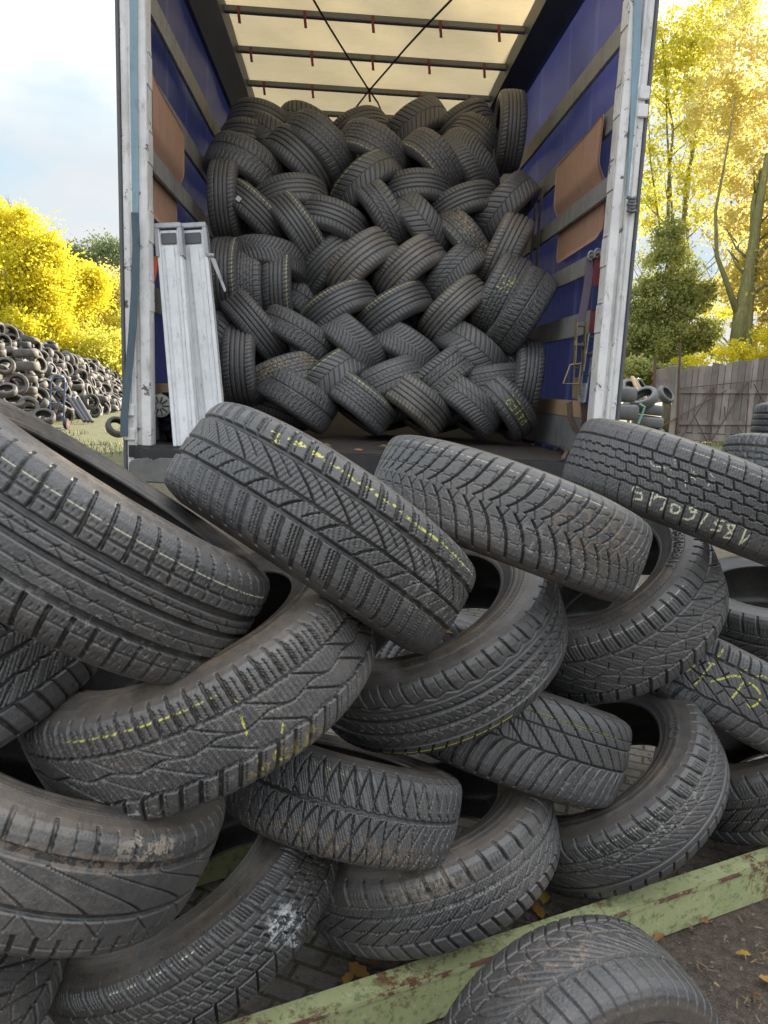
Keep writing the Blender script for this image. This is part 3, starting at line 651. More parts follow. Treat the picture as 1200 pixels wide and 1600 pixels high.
# ------------------------------------------------------------------ things kept at the tail of the trailer
# two leaning aluminium stanchions
def stanchion(p_top, p_bot, wd, dp, label, lever, top_grey):
    p_top, p_bot = np.array(p_top), np.array(p_bot); ax = p_top-p_bot; Lg = np.linalg.norm(ax); z = ax/Lg
    y = np.cross(z, [1, 0, 0]); y /= np.linalg.norm(y); x = np.cross(y, z)
    o = empty('aluminium_stanchion', (0, 0, 0), label, 'stanchion', 'spare stanchions leaning in the trailer')
    o.matrix_world = Matrix([[x[0], y[0], z[0], p_bot[0]], [x[1], y[1], z[1], p_bot[1]], [x[2], y[2], z[2], p_bot[2]], [0, 0, 0, 1]])
    h = wd/2; d = dp/2
    mb = MB().box(-h, -h+.018, -d, d, 0, Lg).box(h-.018, h, -d, d, 0, Lg).box(-h+.018, h-.018, -d+.008, d-.006, 0, Lg-.02).box(-.022, .022, -d-.003, -d+.008, 0, Lg-.10)
    mb.build('profile', M_ALU, o, bevel=.003)
    MB().box(-h-.004, h+.004, -d-.006, d+.004, Lg-.012, Lg+.012).box(-h-.006, -h+.012, -d-.007, d, Lg-.15, Lg-.012).box(h-.012, h+.006, -d-.007, d, Lg-.15, Lg-.012).build('end_cap', M_STEEL, o, bevel=.003)
    MB().box(-h*.62, h*.62, -d+.001, -d+.0075, Lg-.09, Lg-.035).build('grip_recess', M_DKSTEEL, o, bevel=.003)
    if lever:
        MB().prism([(h+.008, -d, Lg-.16), (h+.035, -d, Lg-.17), (h+.075, -d, Lg-.33), (h+.066, -d, Lg-.34)], (0, .012, 0)).tube([(h-.01, -d+.006, Lg-.15), (h+.03, -d+.006, Lg-.155)], .012, 10).build('lever', M_STEEL, o, bevel=.002)
    return o
stanchion((-.800, 3.93, 2.055), (-.675, 3.84, .957), .135, .07, 'white aluminium stanchion with a pointed lever, leaning behind the dirtier one', True, 0)
stanchion((-.898, 3.84, 2.03), (-.795, 3.74, .957), .122, .07, 'dirty grey aluminium stanchion leaning beside the left post, in front of its twin', False, 0)
# pale blue webbing down both posts
def strap(name, pts, wv, tv, mat, label, cat='strap', group=None):
    return tag(MB().ribbon(pts, wv, tv).build(name, mat), label, cat, group)
L_ = lambda *l, Y: [at_y(px, py, Y) for px, py in l]
strap('webbing_strap', L_((209, -20), (209, 100), (210, 200), (211, 300), (210, 338), Y=3.692), (.034, 0, 0), (0, .004, 0), M_BLUEWEB, 'pale blue webbing strap running up the left corner post')
strap('webbing_strap', L_((211, 332), (213, 380), (211, 450), (206, 530), (199, 600), (194, 650), (194, 682), Y=3.66), (.036, 0, 0), (0, .005, 0), M_TEALWEB, 'slack teal webbing strap bowing out low on the left corner post')
strap('webbing_strap', L_((997, -20), (994, 100), (989, 220), (984, 310), Y=3.692), (.036, 0, 0), (0, .004, 0), M_BLUEWEB, 'pale blue webbing strap running up the right corner post')
strap('webbing_strap', L_((984, 322), (982, 420), (976, 520), (968, 600), (962, 660), (955, 740), Y=3.692), (.03, 0, 0), (0, .004, 0), M_TEALWEB, 'dark teal webbing strap below the knot on the right corner post')
mb = MB()
for k in range(5): mb.tube([at_y(980+3*(k % 2), 308+5*k, 3.67), at_y(987, 311+5*k, 3.66), at_y(993-2*(k % 2), 309+5*k, 3.67)], .009, 8)
tag(mb.build('strap_knot', M_DKSTEEL, smooth=True), 'grey knot tied in the strap of the right corner post', 'knot')
# clutter on the bed behind the left post
def blob(name, c, rad, mat, label, cat, seed, n=40, amp=.25):
    th, ph = np.meshgrid(np.linspace(0, 2*math.pi, n, endpoint=False), np.linspace(0.02, math.pi-.02, n//2), indexing='ij')
    d = np.stack([np.cos(th)*np.sin(ph), np.sin(th)*np.sin(ph), np.cos(ph)], -1)
    s = 1+amp*(vnoise(th*2.2+9*np.cos(ph), ph*4, seed)-.5)*np.sin(ph)+amp*.6*(vnoise(d[..., 0]*9+20, d[..., 2]*9+d[..., 1]*6, seed+1)-.5)
    P = d*s[..., None]*np.array(rad); P[..., 2] = np.maximum(P[..., 2], -rad[2]*.8)
    V = (P+np.array(c)).reshape(-1, 3); m = n//2; I, J = np.meshgrid(np.arange(n), np.arange(m-1), indexing='ij'); I2 = (I+1) % n
    F = np.stack([I*m+J, I2*m+J, I2*m+J+1, I*m+J+1], -1).reshape(-1, 4)
    return tag(mesh_np(name, V, F, mat, True), label, cat)
blob('plastic_bag', (-.87, 4.02, 1.08), (.13, .12, .155), M_BAG, 'crumpled black plastic bag on the bed behind the left post', 'bag', 3, 60, .5)
hc = empty('hubcap', tuple(at_y(250, 634, 3.9)), 'pale round hubcap propped on the black bag', 'hubcap')
MB().tube([(0, .006, 0), (0, -.006, 0), (0, -.014, 0)], [.060, .060, .045], 36).build('disc', M_HUB, hc)
mb = MB()
for k in range(10):
    a = k*math.pi/5; mb.tube([(.016*math.cos(a), -.016, .016*math.sin(a)), (.05*math.cos(a), -.012, .05*math.sin(a))], .0045, 6)
mb.build('spoke', M_DKSTEEL, hc)
strap('strap_tail', L_((243, 400), (241, 425), (236, 445), (233, 462), Y=3.80), (.03, 0, .006), (0, .006, 0), M_ORANGE, 'short orange strap tail hanging behind the left post')
# mats tucked behind the slats
def mat_sheet(x_of, y0, y1, z0, z1, s, cut, label, curl=0):
    n = 24; yy, zz = np.meshgrid(np.linspace(0, 1, n), np.linspace(0, 1, n), indexing='ij')
    Y = y0+(y1-y0)*yy; Z = z0+(z1-z0)*zz+cut(yy); X = x_of(zz)-s*curl*np.maximum(0, (1-yy)-.55)**2*zz*2.2
    Y = Y+.05*np.sin(zz*3)*(1-yy)
    # rounded corners: pull the four corners in
    for cy in (0, 1):
        for cz in (0, 1):
            d = np.maximum(0, (.16 if cy == 0 and cz == 0 else .06)-np.hypot((yy-cy), (zz-cz)))
            Y = Y+(1 if cy == 0 else -1)*d*.35*(y1-y0); Z = Z+(1 if cz == 0 else -1)*d*.35*(z1-z0)
    P = np.stack([X, Y, Z], -1); V = np.concatenate([P.reshape(-1, 3), (P+[s*.005, 0, 0]).reshape(-1, 3)])
    I, J = np.meshgrid(np.arange(n-1), np.arange(n-1), indexing='ij'); F = np.stack([I*n+J, (I+1)*n+J, (I+1)*n+J+1, I*n+J+1], -1).reshape(-1, 4)
    F = np.concatenate([F, F[:, ::-1]+n*n])
    rim = np.concatenate([np.arange(n)*n, (n-1)*n+np.arange(1, n), np.arange(n-2, -1, -1)*n+n-1, np.arange(n-2, 0, -1)]); r2 = np.roll(rim, -1)
    F = np.concatenate([F, np.stack([rim, r2, r2+n*n, rim+n*n], 1)])
    return tag(mesh_np('brown_mat', V, F, M_MAT, True), label, 'mat', 'brown mats tucked behind the wall slats')
mat_sheet(lambda z: 1.372-.045*sstep(z, .4, .62), 4.02, 4.95, 2.16, 2.77, 1, lambda y: -.02*y, 'brown mat tucked behind a slat on the right wall, its upper corner lifting', .04)
mat_sheet(lambda z: -1.042+.045*sstep(z, .42, .64), 3.84, 4.66, 2.14, 2.76, -1, lambda y: -.03*y, 'brown mat tucked behind a slat on the left wall', .04)
# brown straps over the right wall
for dx, lab in ((0, 'left brown lashing strap hanging over a right wall slat'), (10, 'right brown lashing strap hanging over a right wall slat')):
    strap('lashing_strap', [at_x(838+dx, 292, 1.325), at_x(835+dx*.8, 340, 1.325), at_x(831+dx, 380, 1.33), at_x(828+dx, 432, 1.325)], (0, .055, 0), (.006, 0, 0), M_BROWNWEB, lab, 'strap', 'brown lashing straps on the right wall')
# ratchet straps hung by the right post
YS = 3.93
def ratchet(label, hook, top, bot, wmat, rmat, body, handle, side):
    o = empty('ratchet_strap', (0, 0, 0), label, 'ratchet strap', 'ratchet straps hung by the right post')
    A = at_y(*hook, YS)
    MB().tube([A+np.array([.017*math.cos(t), -.01, .022*math.sin(t)]) for t in np.linspace(-.6, 5.0, 14)], .005, 8).build('hook', M_STEEL, o, smooth=True)
    p = [at_y(*hook, YS), (at_y(*hook, YS)*.55+at_y(*top, YS)*.45)+np.array([.006, 0, 0]), at_y(*top, YS)]
    MB().ribbon(p, (.042, 0, .008), (0, .006, 0)).build('webbing', wmat[0], o)
    if len(wmat) > 1: MB().ribbon([p[0]*.6+p[2]*.4+[0, -.006, 0], p[0]*.3+p[2]*.7+[0, -.006, 0]], (.03, 0, .006), (0, .004, 0)).build('webbing_patch', wmat[1], o)
    T = at_y(*top, YS-.02); B = at_y(*bot, YS-.02); d = B-T; dl = np.linalg.norm(d); d /= dl; sx = np.array([1., 0, 0]); sx -= d*(sx@d); sx /= np.linalg.norm(sx); sy = np.cross(d, sx)
    M = Matrix([[sx[0], sy[0], d[0], T[0]], [sx[1], sy[1], d[1], T[1]], [sx[2], sy[2], d[2], T[2]], [0, 0, 0, 1]])
    fr = MB()
    for s in (-1, 1):
        fr.box(s*.024-.003, s*.024+.003, -.02, .02, 0, dl*.55, M).box(s*.018-.0025, s*.018+.0025, -.034, -.012, dl*.25, dl, M)
        fr.tube([M @ Vector((s*.030, -.005, dl*.3)), M @ Vector((s*.021, -.005, dl*.3))], .026, 14)
    fr.build('frame', rmat, o, bevel=.002)
    MB().tube([M @ Vector((-.034, -.004, dl*.3)), M @ Vector((.034, -.004, dl*.3))], .012, 12).build('spindle', M_DKSTEEL, o)
    for p_, q_ in (((-.026, 0, .02), (.026, 0, .02)), ((-.024, -.022, dl*.6), (.024, -.022, dl*.6))):
        MB().tube([M @ Vector(p_), M @ Vector(q_)], .007, 10).build('pin', M_DKSTEEL, o)
    MB().box(-.02, .02, -.038, -.024, dl*.72, dl*1.02, M).build('handle', rmat, o, bevel=.004)
    if handle:
        MB().tube([at_y(px, py, YS-.03) for px, py in handle], .0055, 8).build('handle_loop', rmat, o)
    return o
ratchet('ratchet strap with a bronze ratchet and purple webbing, nearer the tyres', (923, 400), (908, 503), (902, 622), (M_PURPLE,), M_BRONZE, 0, [(908, 568), (891, 570), (880, 599), (904, 600), (908, 570)], -1)
ratchet('ratchet strap with a bright silver ratchet and red webbing, nearer the white post', (933, 396), (926, 521), (911, 628), (M_RED, M_BLUEST), M_SILVER, 0, None, 1)
strap('webbing_strap', L_((944, 390), (941, 430), (934, 515), Y=3.95), (.018, 0, .004), (0, .004, 0), M_PURPLE, 'thin grey strap hung between the red webbing and the right post')
strap('leather_strap', L_((890, 628), (891, 650), (899, 672), (908, 678), (914, 655), (911, 626), Y=3.96), (.03, .0, .012), (0, .008, 0), M_LEATHER, 'worn brown leather strap looped below the two ratchets')
strap('leather_offcut', [at_z(868, 702, ZB+.02), at_z(878, 698, ZB+.035), at_z(886, 706, ZB+.03), at_z(880, 716, ZB+.015)], (.03, .03, 0), (0, 0, .012), M_LEATHER, 'brown leather offcut on the bed at the right')

# ------------------------------------------------------------------ foreground pile
def fine_U(c, a, fine=.27, coarse=1.3, half=108):
    a = np.array(a)/np.linalg.norm(a); e1 = np.cross(a, [0, 0, 1.0]); e1 /= np.linalg.norm(e1); e2 = np.cross(a, e1)
    d = CAM-np.array(c); t = math.degrees(math.atan2(d @ e2, d @ e1))
    u = np.concatenate([np.arange(t-half, t+half, fine), np.arange(t+half, t-half+360, coarse)])
    return np.radians(u)
FG = {
 'F1': [-0.4205, 1.2026, 1.0277, 0.5200, 0.1900, 0.8330, 0.3115, 0.2063], 'F2': [-0.0371, 1.4156, 1.0037, 0.5254, 0.2523, 0.8126, 0.3149, 0.1975],
 'F3': [0.3766, 1.6149, 1.0061, 0.3241, 0.1478, 0.9344, 0.3176, 0.181], 'F4': [0.9013, 1.8366, 1.0518, 0.327, 0.0212, 0.9448, 0.3161, 0.1907],
 'F6': [-0.2495, 1.3053, 0.7659, -0.3605, -0.0973, 0.9277, 0.3232, 0.1915], 'F7': [0.2171, 1.6227, 0.7309, -0.4088, -0.2056, 0.8891, 0.3148, 0.1908],
 'F8': [0.7152, 1.8597, 0.7601, -0.5563, -0.2151, 0.8026, 0.3037, 0.22], 'F10': [0.0261, 1.4600, 0.4135, 0.2205, 0.3696, 0.9027, 0.2550, 0.176],
 'F11': [0.43, 1.7176, 0.4531, 0.2936, 0.3039, 0.9063, 0.3118, 0.2079], 'F12': [1.0772, 1.9997, 0.4798, 0.4343, 0.1597, 0.8865, 0.312, 0.2049],
 'F13': [0.2272, 1.592, 0.222, -0.307, 0.0913, 0.9473, 0.3206, 0.1826], 'F14': [0.7216, 1.7695, 0.2772, -0.5737, -0.0168, 0.8189, 0.3215, 0.1832],
 'F17': [-0.504, 1.1924, 0.5698, 0.3862, 0.2037, 0.8996, 0.3132, 0.198], 'F18': [-0.2910, 1.3980, 0.2260, -0.4527, -0.0239, 0.8914, 0.3205, 0.1708],
 'F20': [0.3980, 0.9480, 0.2350, 0.3057, -0.945, -0.03, 0.238, 0.174], 'F15': [1.2981, 1.9673, 0.2377, -0.4579, 0.1869, 0.8691, 0.3112, 0.204],
 'F9': [1.4258, 2.188, 0.6233, -0.12, -0.10, 0.985, 0.312, 0.2], 'F16': [-0.7112, 1.1968, 0.7934, -0.3365, -0.0703, 0.9391, 0.3116, 0.2061], 'F19': [-0.7831, 1.1392, 0.2, -0.3521, -0.051, 0.9346, 0.3116, 0.205]}
ST = {
'F4': [[(-48.6,-74),(-44.9,-69),(-46.3,-55),(-48.8,-58),(-50.6,-55),(-49.9,-46),(-47.3,-40)],[(-42.1,-45),(-41.3,-75)],[(-40.1,-43),(-40.3,-58)],[(-39.4,-49),(-35.7,-44),(-36.2,-75)],[(-33.2,-54),(-30.7,-52),(-29.3,-58),(-30.0,-70),(-32.4,-72),(-33.2,-54)],[(-23.8,-51),(-25.3,-55),(-26.4,-48),(-24.8,-41),(-23.5,-51),(-23.7,-67),(-25.0,-74),(-27.0,-75)],[(-19.2,-44),(-20.3,-82)],[(-15.3,-76),(-12.4,-73),(-12.3,-61),(-14.2,-62),(-15.3,-58),(-14.7,-51),(-12.3,-47)],[(-10.3,-52),(-7.5,-48),(-7.6,-58),(-8.7,-72),(-9.0,-81),(-6.8,-79),(-6.5,-69),(-9.0,-61),(-10.3,-52)],[(-2.7,-47),(-1.7,-84),(0.1,-56)]],
'F4w': [[(-39.2,3),(-37.4,-6)],[(-39.4,47),(-38.3,36)],[(-31.3,21),(-28.5,18)],[(-23.1,28),(-23.7,15)],[(-24.9,4),(-23.1,-6)],[(-32.2,6),(-31.2,-5)],[(-48.1,24),(-46.3,15),(-38.7,22)],[(-32.0,38),(-30.1,30)],[(-24.7,42),(-22.8,37)]],
'F12': [[(-45.8,80),(-46.4,51)],[(-48.7,33),(-46.3,37)],[(-47.3,35),(-50.1,-37)],[(-44.0,-5),(-40.3,15),(-36.5,34),(-33.0,40)],[(-31.5,32),(-32.1,3),(-33.1,-22)],[(-28.6,35),(-24.9,32),(-22.2,24)],[(-21.0,11),(-21.3,-5),(-23.6,-18),(-25.5,-14)],[(-34.7,49),(-32.5,59)],[(-28.3,51),(-24.4,67)],[(-55.8,-11),(-53.8,11)],[(-23.0,66),(-19.6,69)]],
'F6': [[(-171.8,55),(-172.1,44)],[(-172.3,28),(-172.9,-6)],[(-163.0,-21),(-164.3,-34)],[(-172.8,-54),(-172.7,-75)],[(-167.8,-57),(-167.1,-78)]],
'F2': [[(-56.9,72),(-54.0,73),(-54.4,62),(-52.3,63)],[(-55.6,63),(-51.8,58)],[(-50.6,75),(-45.7,79)],[(-49.2,71),(-44.6,77),(-46.7,80)],[(-43.4,78),(-39.3,79)],[(-41.9,72),(-38.3,78)],[(-37.1,75),(-32.3,76)],[(-31.0,76),(-26.4,75)],[(-25.1,75),(-20.5,78)],[(-18.9,75),(-14.3,76)],[(-12.7,78),(-8.8,76)],[(-7.2,75),(-3.2,75)],[(-2.1,74),(1.5,75)],[(3.1,76),(6.7,76)],[(8.2,78),(12.5,77)],[(14.0,77),(18.2,76)],[(20.0,76),(24.5,75)]],
'F10': [[(-80.4,84),(-79.6,79)],[(-74.2,81),(-72.9,77)],[(-67.7,77),(-66.6,74)],[(-61.7,73),(-60.5,70)]]}
GREY = (.30, .29, .27); MUD = (.17, .135, .10); BRN = (.155, .12, .095)
FDEF = {
 'F1': (p_touring, RUB, [(73, -60, 60, 1.6, CHK, .25)], [], [(20, -40, 40, 45, GREY, .68, .45)], 'big black tyre at the left edge, wide straight grooves, tilted over a hollow'),
 'F2': (p_winter, RUB, [(76, 20, 40, 2.5, CHK, .3)], [(s, 4.2, YEL, .3) for s in ST['F2']], [(22, 20, 26, 80, GREY, .62, .55)], 'winter tyre with bright yellow chalk dashes along its top shoulder blocks'),
 'F3': (p_arrow, RUBD, [(78, -95, -5, 2.2, CHK, .45)], [], [(-6, 20, 22, 90, MUD, .5, .7), (-20, -50, 26, 50, GREY, .68, .6)], 'tyre with an arrow shaped V tread, muddy at its right end'),
 'F4': (p_block, RUB, [(76, -40, 30, 2.0, CHK, .4)], [(s, 5.0, CHK, .05) for s in ST['F4']]+[(s, 3.0, CHK, .3) for s in ST['F4w']], [], 'small block tread tyre with 185 60 15 chalked on its lower shoulder'),
 'F6': (p_rugged, RUBD, [(74, 140, 185, 2.2, YEL, .3)], [(s, 4.0, YEL, .25) for s in ST['F6']], [(165, -10, 40, 80, GREY, .66, .55), (-165, -75, 14, 22, (.36, .29, .10), .56, .6), (150, -80, 10, 30, (.5, .5, .48), .6, .8)], 'rugged tyre with yellow dashes and an open upper side, under the big left edge tyre'),
 'F7': (p_scallop, RUBC, [(-77, 120, 175, 3.4, YEL, .2)], [], [(170, -40, 30, 40, GREY, .66, .5)], 'dark tyre with scalloped shoulder and a yellow chalk line along its lower edge'),
 'F8': (p_hex, RUB, [(90, 128, 190, 2.0, CHK, .35)], [], [(-175, -30, 25, 40, GREY, .72, .6)], 'angular block tyre with raised maker lettering on its upturned sidewall'),
 'F10': (p_scales, RUB, [], [(s, 3.2, YEL, .1) for s in ST['F10']], [(-60, -70, 60, 35, MUD, .5, .8)], 'wide tyre with fish scale arcs and a fine line round its upper shoulder'),
 'F11': (p_vee, RUB, [(60, -70, -8, 3.6, YEL, .25)], [], [(-20, -50, 30, 40, GREY, .7, .5)], 'tyre with slanted ribs and a bright yellow chalk line near its top edge'),
 'F12': (p_hex, RUB, [], [(s, 5.5, YEL, .2) for s in ST['F12']], [], 'right edge tyre with big yellow chalk strokes scrawled across its tread'),
 'F13': (p_slots, RUBD, [], [], [(-165, 70, 20, 30, (.24, .20, .16), .45, .8), (-160, 20, 30, 20, GREY, .62, .7)], 'brown dusted tyre with wide shoulder slots, lowest in the middle'),
 'F14': (p_sweep, RUBC, [(76, 155, 195, 1.8, CHK, .4)], [], [(-175, 40, 40, 45, (.28, .27, .22), .66, .8)], 'tyre with its open side showing, above the green beam at lower right'),
 'F17': (p_wave, RUBD, [], [], [(17, 80, 12, 22, (.33, .28, .22), .42, .85), (0, 55, 40, 15, (.22, .165, .125), .46, .6), (-10, 95, 60, 14, (.18, .145, .115), .42, .55)], 'broad brown stained tyre with sweeping grooves at the left edge'),
 'F18': (p_group, RUBW, [(82, 165, 200, 1.6, CHK, .5)], [], [(-137, -4, 7, 40, (.60, .62, .63), .5, .65), (-132, -34, 6, 20, (.52, .54, .55), .52, .6), (-137, -64, 4, 24, (.52, .54, .55), .54, .55)], 'wet looking tyre patched with torn white film, lowest at the left'),
 'F20': (p_ridge, RUBW, [], [], [(-80, -10, 30, 50, (.20, .15, .11), .62, .7)], 'scuffed round shouldered tyre standing alone in front of the green beam'),
 'F15': (p_slots, RUBC, [], [], [], 'dark tyre just behind the green beam at the right edge'),
 'F9': (p_slots, RUB, [], [], [], 'open tyre at the right edge, above the yellow scrawled one'),
 'F19': (p_hex, RUBD, [], [], [(-170, 0, 60, 90, MUD, .5, .7)], 'mud brown tyre cut off by the bottom left corner of the picture'),
 'F16': (p_slots, RUB, [], [], [(10, 0, 30, 50, GREY, .65, .6)], 'tyre jammed under the big left edge tyre, half out of the picture')}
FOB = {}
for i, (k, v) in enumerate(FG.items()):
    pat, mt, lines, strokes, blot, lab = FDEF[k]
    c, a, R, W = v[:3], v[3:6], v[6], v[7]
    U = fine_U(c, a)
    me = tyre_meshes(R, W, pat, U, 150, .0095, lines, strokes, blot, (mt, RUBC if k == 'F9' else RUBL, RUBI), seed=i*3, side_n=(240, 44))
    FOB[k] = make_tyre(c, a, me, lab, 'tyres piled on the green rack', 'tyre')
# raised lettering on two upturned sidewalls
def lettering(o, text, R, W, r0, u0, size, flip=1):
    cu = bpy.data.curves.new('lettering', 'FONT'); cu.body = text; cu.size = size; cu.extrude = .002; cu.resolution_u = 3; cu.space_character = 1.1
    t = bpy.data.objects.new('lettering', cu); COL.objects.link(t); dg = bpy.context.evaluated_depsgraph_get(); dg.update()
    me = bpy.data.meshes.new_from_object(t.evaluated_get(dg)); COL.objects.unlink(t); bpy.data.objects.remove(t)
    bm = bmesh.new(); bm.from_mesh(me); bmesh.ops.subdivide_edges(bm, edges=[e for e in bm.edges if e.calc_length() > size*.18], cuts=3); bm.to_mesh(me); bm.free()
    co = np.zeros(len(me.vertices)*3, np.float32); me.vertices.foreach_get('co', co); co = co.reshape(-1, 3)
    wd = co[:, 0].max()
    sp = resample(PROFILE_S, 200); 
    u = math.radians(u0)+flip*(wd/2-co[:, 0])/r0; r = r0+flip*(co[:, 1]-size*.35)
    zz = np.interp(-r, -(R-sp[:, 1])[np.argsort(R-sp[:, 1])[::-1]], (sp[:, 0]*W)[np.argsort(R-sp[:, 1])[::-1]])
    P = np.stack([np.cos(u)*r, np.sin(u)*r, zz+co[:, 2]+.0008], -1); me.vertices.foreach_set('co', P.astype(np.float32).ravel()); me.update()
    me.materials.clear(); me.materials.append(RUBT)
    side = [c for c in o.children if c.name.startswith('sidewall')][0]
    link(bpy.data.objects.new('lettering', me), side)

lettering(FOB['F8'], 'SEMPERIT', .3037, .22, .243, -146, .034)
lettering(FOB['F14'], 'LTO', .3215, .1832, .252, -121, .036)
# a few deeper tyres glimpsed through the gaps of the pile
def quick(pat, mt, lines=(), strokes=(), blot=(), seed=0, R=.3, W=.205, nu=420, nv=74, phase=0):
    return tyre_meshes(R, W, pat, np.radians(np.linspace(0, 360, nu, endpoint=False)), nv, .0095, lines, strokes, blot, (mt, RUBT if mt is RUBT else RUBL, RUBI), seed=seed, phase=phase, side_n=(96, 22))
LIB = {}; YELD = (.60, .57, .20)
LIB['rib'] = quick(p_ribs, RUBT, seed=1); LIB['ribc'] = quick(p_ribs, RUBT, [(78, 0, 359.9, 5, YELD, .28)], seed=2)
LIB['chev'] = quick(p_chev, RUBT, seed=3); LIB['chevc'] = quick(p_chev, RUBT, [(78, 0, 359.9, 5, YELD, .33)], seed=4)
LIB['vee'] = quick(p_vee, RUBT, seed=5); LIB['blk'] = quick(p_block, RUBT, seed=6); LIB['blkc'] = quick(p_block, RUBT, [(80, 0, 359.9, 5, YELD, .33)], seed=7)
LIB['arr'] = quick(p_arrow, RUBT, seed=8); LIB['scl'] = quick(p_scales, RUBT, seed=9); LIB['wav'] = quick(p_group, RUBT, seed=10); LIB['wavc'] = quick(p_slots, RUBT, [(75, 0, 359.9, 5, YELD, .33)], seed=15)
LIB['bald'] = quick(p_ribs, RUBY, [(20, 0, 360, 3, (.30, .26, .16), .3), (48, 0, 360, 3, (.30, .26, .16), .3), (-15, 0, 360, 3, (.30, .26, .16), .3)], seed=11)
LIB['baldc'] = quick(p_ribs, RUBY, [(76, 0, 359.9, 4, YEL, .35), (20, 0, 360, 3, (.30, .25, .17), .3), (-15, 0, 360, 3, (.30, .25, .17), .3)], seed=12)
LIB['mud'] = quick(p_block, RUBT, [(-80, 0, 359.9, 4, YEL, .4)], blot=[(u, 30, 30, 60, (.33, .26, .15), .5, .9) for u in range(0, 360, 60)], seed=13)
LIB['deep'] = tyre_meshes(.3, .205, p_ribs, np.radians(np.linspace(0, 360, 300, endpoint=False)), 50, .009, mats=(RUBC, RUBC, RUBI))
def f_pos(px, py, Y, az, el):
    return tuple(at_y(px, py, Y)), (math.cos(el)*math.sin(az), -math.cos(el)*math.cos(az), math.sin(el))
for px, py, Y, ax, ms, lab in (
    (885, 985, 2.42, (-.3, -.1, .93), 'blk', 'tyre deep in the pile, glimpsed under the V tread tyre'),
    (700, 1010, 2.3, (.3, .2, .93), 'vee', 'tyre deep in the pile, glimpsed through the scalloped tyre'),
    (1255, 752, 2.55, (.25, .1, .96), 'blk', 'far block tread tyre half out of the right edge, beyond the chalked one'),
    (1275, 668, 3.6, (.05, .05, .99), 'rib', 'small smooth tyre lying on top at the far right edge'),
    (1000, 1290, 2.35, (.35, .25, .9), 'wav', 'tyre deep in the pile, behind the open one above the beam')):
    make_tyre(tuple(at_y(px, py, Y)), ax, LIB[ms], lab, 'tyres piled on the green rack', spin=random.uniform(0, 6))

# ------------------------------------------------------------------ the herringbone wall of tyres in the trailer
LIB['seven'] = None
GL = {'7': [[(0, 8), (5, 8), (2, 0)]], 'H': [[(0, 0), (0, 8)], [(5, 0), (5, 8)], [(0, 4), (5, 4)]], 'R': [[(0, 0), (0, 8), (4, 8), (5, 6), (4, 4), (0, 4)], [(2, 4), (5, 0)]],
      'A': [[(0, 0), (2.5, 8), (5, 0)], [(1, 3), (4, 3)]], 'I': [[(2, 0), (2, 8)]], 'E': [[(5, 0), (0, 0), (0, 8), (5, 8)], [(0, 4), (4, 4)]]}
def chalk_text(txt, u0, y0, su, sy, adv, wmm, along=True, col=YEL):
    out = []
    for i, ch in enumerate(txt):
        for s in GL[ch]:
            out.append(([(u0+su*(p[0]+i*adv), y0+sy*p[1]) for p in s], wmm, col, .12))
    return out
